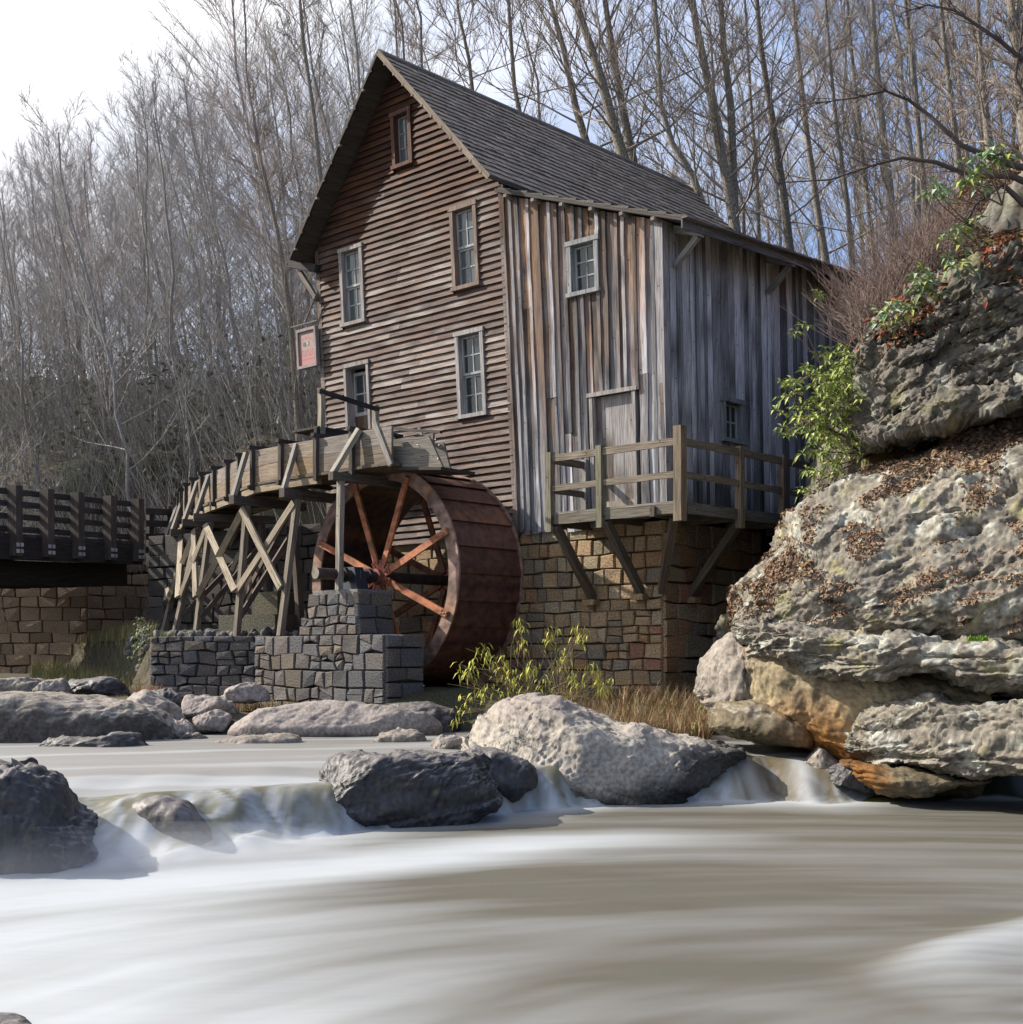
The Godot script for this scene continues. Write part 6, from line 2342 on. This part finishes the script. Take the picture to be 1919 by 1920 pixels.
func build_plants() -> void:
	var green := [Color(.20, .26, .06), Color(.13, .19, .05), Color(.28, .33, .10), Color(.36, .38, .13)]
	var wood := Color(.14, .105, .08)
	var cl := []
	for q in [[1592, 668], [1560, 690], [1540, 720], [1600, 720], [1575, 745], [1520, 700], [1490, 735], [1548, 765], [1600, 765], [1525, 790], [1560, 805], [1585, 830], [1535, 840], [1560, 870], [1530, 895], [1575, 780], [1500, 790], [1545, 740], [1580, 700], [1565, 845]]:
		cl.append(px(q[0] + rr(-8, 8), q[1] + rr(-8, 8), 17.6 + rr(-.5, .5)))
	shrub("rhododendron", "leafy green rhododendron growing between the mill's side wall and the cliff", px(1640, 850, 18.0), cl, .135, 12, .23, green, wood)
	cl = []
	for q in [[1535, 552], [1490, 622], [1510, 615], [1475, 728], [1462, 770]]:
		cl.append(px(q[0], q[1], 17.9))
	shrub("rhododendron", "thin straggling green sprigs standing in front of the grey side wall", px(1610, 800, 18.1), cl, .11, 2, .07, green, wood)
	var waxy := [Color(.16, .24, .12), Color(.12, .18, .08), Color(.26, .33, .22), Color(.24, .28, .06)]
	var tops := [["rhododendron sprig with broad drooping leaves at the crag's left shoulder", [[1655, 600], [1668, 582], [1690, 590]], 16.1], ["rhododendron sprig with broad leaves in the middle of the crag's edge", [[1712, 552], [1735, 545], [1725, 520], [1700, 565]], 15.9], ["small rhododendron sprig right of the middle of the crag's edge", [[1795, 492], [1808, 498]], 15.6], ["rhododendron sprig standing among red leaves above the crag", [[1795, 430], [1815, 418], [1790, 450]], 16.2], ["bright green rhododendron sprig highest on the cliff near the right edge", [[1810, 325], [1835, 310], [1860, 290], [1825, 345], [1880, 285]], 15.4], ["yellowing rhododendron sprig left of the highest one", [[1752, 365], [1768, 372]], 15.8]]
	for e in tops:
		cl = []
		for q in e[1]:
			cl.append(px(q[0], q[1], e[2] + rr(-.1, .1)))
		shrub("rhododendron", e[0], px(e[1][0][0] + 70, e[1][0][1] + 60, e[2] + .5), cl, .18, 3, .13, waxy, wood)
	# bare boughs that reach in from the right
	var bt := thing("overhanging_tree", "dark crooked tree leaning in from the right edge with long bare boughs", "tree", px(2010, 330, 17.5))
	for path in [[[2010, 330], [1960, 180], [1915, 110], [1880, 78], [1840, 48], [1790, 18], [1740, 5], [1690, 22]], [[1990, 330], [1880, 300], [1800, 270], [1740, 215], [1700, 188], [1660, 166], [1600, 184], [1530, 192]], [[2000, 380], [1900, 330], [1820, 330], [1760, 300], [1690, 300], [1640, 308], [1560, 332], [1450, 340]], [[2010, 330], [1940, 210], [1905, 150], [1912, 80], [1930, -20]], [[1960, 420], [1880, 350], [1830, 385], [1800, 440]]]:
		var pts := PackedVector3Array()
		for q in path:
			pts.append(px(q[0] + rr(-5, 5), q[1] + rr(-5, 5), 17.5 + rr(-.2, .2)))
		var rs := PackedFloat32Array()
		for i in pts.size():
			rs.append(lerpf(.055, .007, pow(float(i) / (pts.size() - 1), .7)))
		var st := Shape.new()
		st.tube(pts, rs, 6, Color(.085, .07, .06))
		for i in 46:
			var k := rr(.25, 1.0)
			var a := along(pts, k)
			var d := (along(pts, minf(k + .1, 1)) - along(pts, k - .1)).normalized()
			d = (d + Vector3(rr(-1, 1), rr(-.7, .9), rr(-1, 1)) * .9).normalized()
			var l := rr(.2, .75)
			var m := a + d * l * .5
			st.tube(PackedVector3Array([a, m, m + (d + Vector3(rr(-.4, .4), rr(-.4, .4), 0)).normalized() * l * .5]), PackedFloat32Array([.008, .006, .003]), 3, Color(.11, .09, .08))
		obj("bough", st, M.twig, bt)
	# yellow-leaved shrub in front of the foundation
	var ys := thing("yellow_shrub", "wiry shrub with drooping yellow green leaves below the stone foundation", "shrub", px(1010, 1345, 19.2))
	var st := Shape.new()
	var lf := Shape.new()
	var ytone := [Color(.42, .40, .07), Color(.33, .35, .07), Color(.50, .46, .10), Color(.25, .26, .06)]
	var heads := [[975, 1165], [980, 1200], [985, 1250], [905, 1215], [920, 1225], [945, 1235], [870, 1250], [882, 1262], [890, 1240], [862, 1335], [935, 1255], [915, 1290], [900, 1300], [958, 1262], [1000, 1240], [1030, 1205], [1036, 1180], [1085, 1180], [1092, 1190], [1050, 1240], [1075, 1260], [1020, 1270], [1040, 1285], [990, 1290], [1110, 1250], [1120, 1265], [1128, 1290], [1085, 1270], [945, 1300], [960, 1280], [1060, 1225], [1010, 1300], [875, 1310], [1065, 1300], [1140, 1280]]
	for h in heads:
		var root := px(rr(960, 1080), 1350, 19.2 + rr(-.2, .3))
		var tip := px(h[0], h[1], 19.0 + rr(-.3, .4))
		stems(st, root, tip, .009, Color(.15, .11, .07))
		for i in 3:
			stems(st, root.lerp(tip, rr(.4, .7)), tip + Vector3(rr(-.25, .25), rr(-.3, .1), rr(-.2, .2)), .004, Color(.22, .17, .10))
		for i in 17:
			var q := tip + Vector3(rr(-.09, .09), rr(-.13, .09), rr(-.08, .08))
			leaf(lf, q, Vector3(rr(-.7, .7), rr(-1.0, -.1), rr(-.5, .7)).normalized(), rr(.08, .14), rr(.018, .03), ytone[rng.randi() % 4] * rr(.8, 1.2), .3)
	obj("stem", st, M.twig, ys)
	obj("foliage", lf, M.leaf, ys).set_meta("kind", "stuff")
	var straw := [Color(.30, .21, .11), Color(.24, .16, .08), Color(.20, .19, .08), Color(.36, .28, .17), Color(.22, .10, .06)]
	blades("dry_grass", "straw coloured dry grass on the bank between the foundation and the cliff", "grass", 5200, func() -> Vector3:
		var x := rr(1030, 1335)
		var d := rr(18.9, 21.2)
		var p := px(x, 1300, d)
		return Vector3(p.x, maxf(ground_at(p.x, d), .55), p.z), .15, .55, .008, straw, .8)
	blades("dry_stalks", "tall arching dry stalks beside the foundation corner", "grass", 46, func() -> Vector3:
		var d := rr(19.2, 20.2)
		var p := px(rr(1180, 1330), 1300, d)
		return Vector3(p.x, ground_at(p.x, d), p.z), .7, 1.25, .009, straw, 1.0)
	blades("rusty_weeds", "rusty red weeds between the left bank rocks and the retaining wall", "weeds", 420, func() -> Vector3:
		var d := rr(23.0, 24.4)
		var p := px(rr(252, 298), 1290, d)
		return Vector3(p.x, ground_at(p.x, d) - .02, p.z), .2, .5, .008, [Color(.34, .13, .07), Color(.28, .10, .06), Color(.38, .22, .12)], .5)
	blades("bank_grass", "tufts of faded grass between the rocks below the retaining wall", "grass", 700, func() -> Vector3:
		var d := rr(21.4, 22.6)
		var p := px(rr(330, 560), 1310, d)
		return Vector3(p.x, ground_at(p.x, d), p.z), .1, .25, .007, [Color(.28, .26, .08), Color(.36, .28, .12), Color(.33, .15, .08)], .7)
	blades("bank_grass", "faded grass growing at the foot of the bridge abutment", "grass", 2600, func() -> Vector3:
		var d := rr(25.5, 34.5)
		var p := px(rr(60, 292), 1250, d)
		return Vector3(p.x, ground_at(p.x, d), p.z), .2, .55, .010, [Color(.22, .2, .07), Color(.28, .22, .10), Color(.18, .17, .06)], .6)
	blades("terrace_grass", "patch of green grass at the foot of the leftmost trestle legs", "grass", 800, func() -> Vector3:
		var d := rr(26.4, 29.5)
		var p := px(rr(300, 372), 1190, d)
		return Vector3(p.x, ground_at(p.x, d), p.z), .08, .2, .007, [Color(.17, .22, .05), Color(.25, .25, .08)], .6)
	cl = []
	for q in [[262, 1185], [270, 1200], [280, 1215], [265, 1225], [275, 1170], [285, 1195]]:
		cl.append(px(q[0], q[1], 27.0))
	shrub("small_shrub", "small pale green shrub at the left end of the retaining wall", px(275, 1250, 27.2), cl, .13, 5, .2, [Color(.25, .28, .18), Color(.16, .2, .10)], wood)
	blades("ledge_sprouts", "little bright green sprouts on the cliff's thin ledge", "sprouts", 60, func() -> Vector3:
		return px(rr(1815, 1852), 1202, 13.2), .03, .08, .02, [Color(.22, .36, .05)], .9)
	# dead leaves on the bank and on the slope above the crag
	var lfm := leaf_mesh()
	var spots: Array[Transform3D] = []
	var cols := []
	for i in 16000:
		var d := rr(17.0, 26.0)
		var x := rr(4.5, 11.5)
		var y := ground_at(x, d)
		if y < 4.5:
			continue
		spots.append(Transform3D(Basis(Vector3.UP, rr(0, TAU)) * Basis(Vector3.RIGHT, rr(-.6, .6)).scaled_local(Vector3.ONE * rr(.06, .13)), Vector3(x, y + rr(.0, .06), -d)))
		cols.append([Color(.22, .075, .05), Color(.18, .11, .075), Color(.27, .15, .08), Color(.2, .14, .11)][rng.randi() % 4] * rr(.7, 1.2))
	scatter("slope_leaf_litter", "red and brown leaf litter on the slope above the crag", "leaf litter", lfm, spots, cols, M.leaf)
	spots = []
	cols = []
	for i in 700:
		var d := rr(18.9, 20.4)
		var p := px(rr(1270, 1345), 1330, d)
		spots.append(Transform3D(Basis(Vector3.UP, rr(0, TAU)) * Basis(Vector3.RIGHT, rr(-.6, .6)).scaled_local(Vector3.ONE * rr(.05, .09)), Vector3(p.x, ground_at(p.x, d) + rr(.02, .16), p.z)))
		cols.append([Color(.34, .10, .08), Color(.28, .14, .10), Color(.38, .18, .13)][rng.randi() % 3] * rr(.7, 1.2))
	scatter("bank_leaf_litter", "reddish fallen leaves heaped at the foot of the cliff rocks", "leaf litter", lfm, spots, cols, M.leaf)
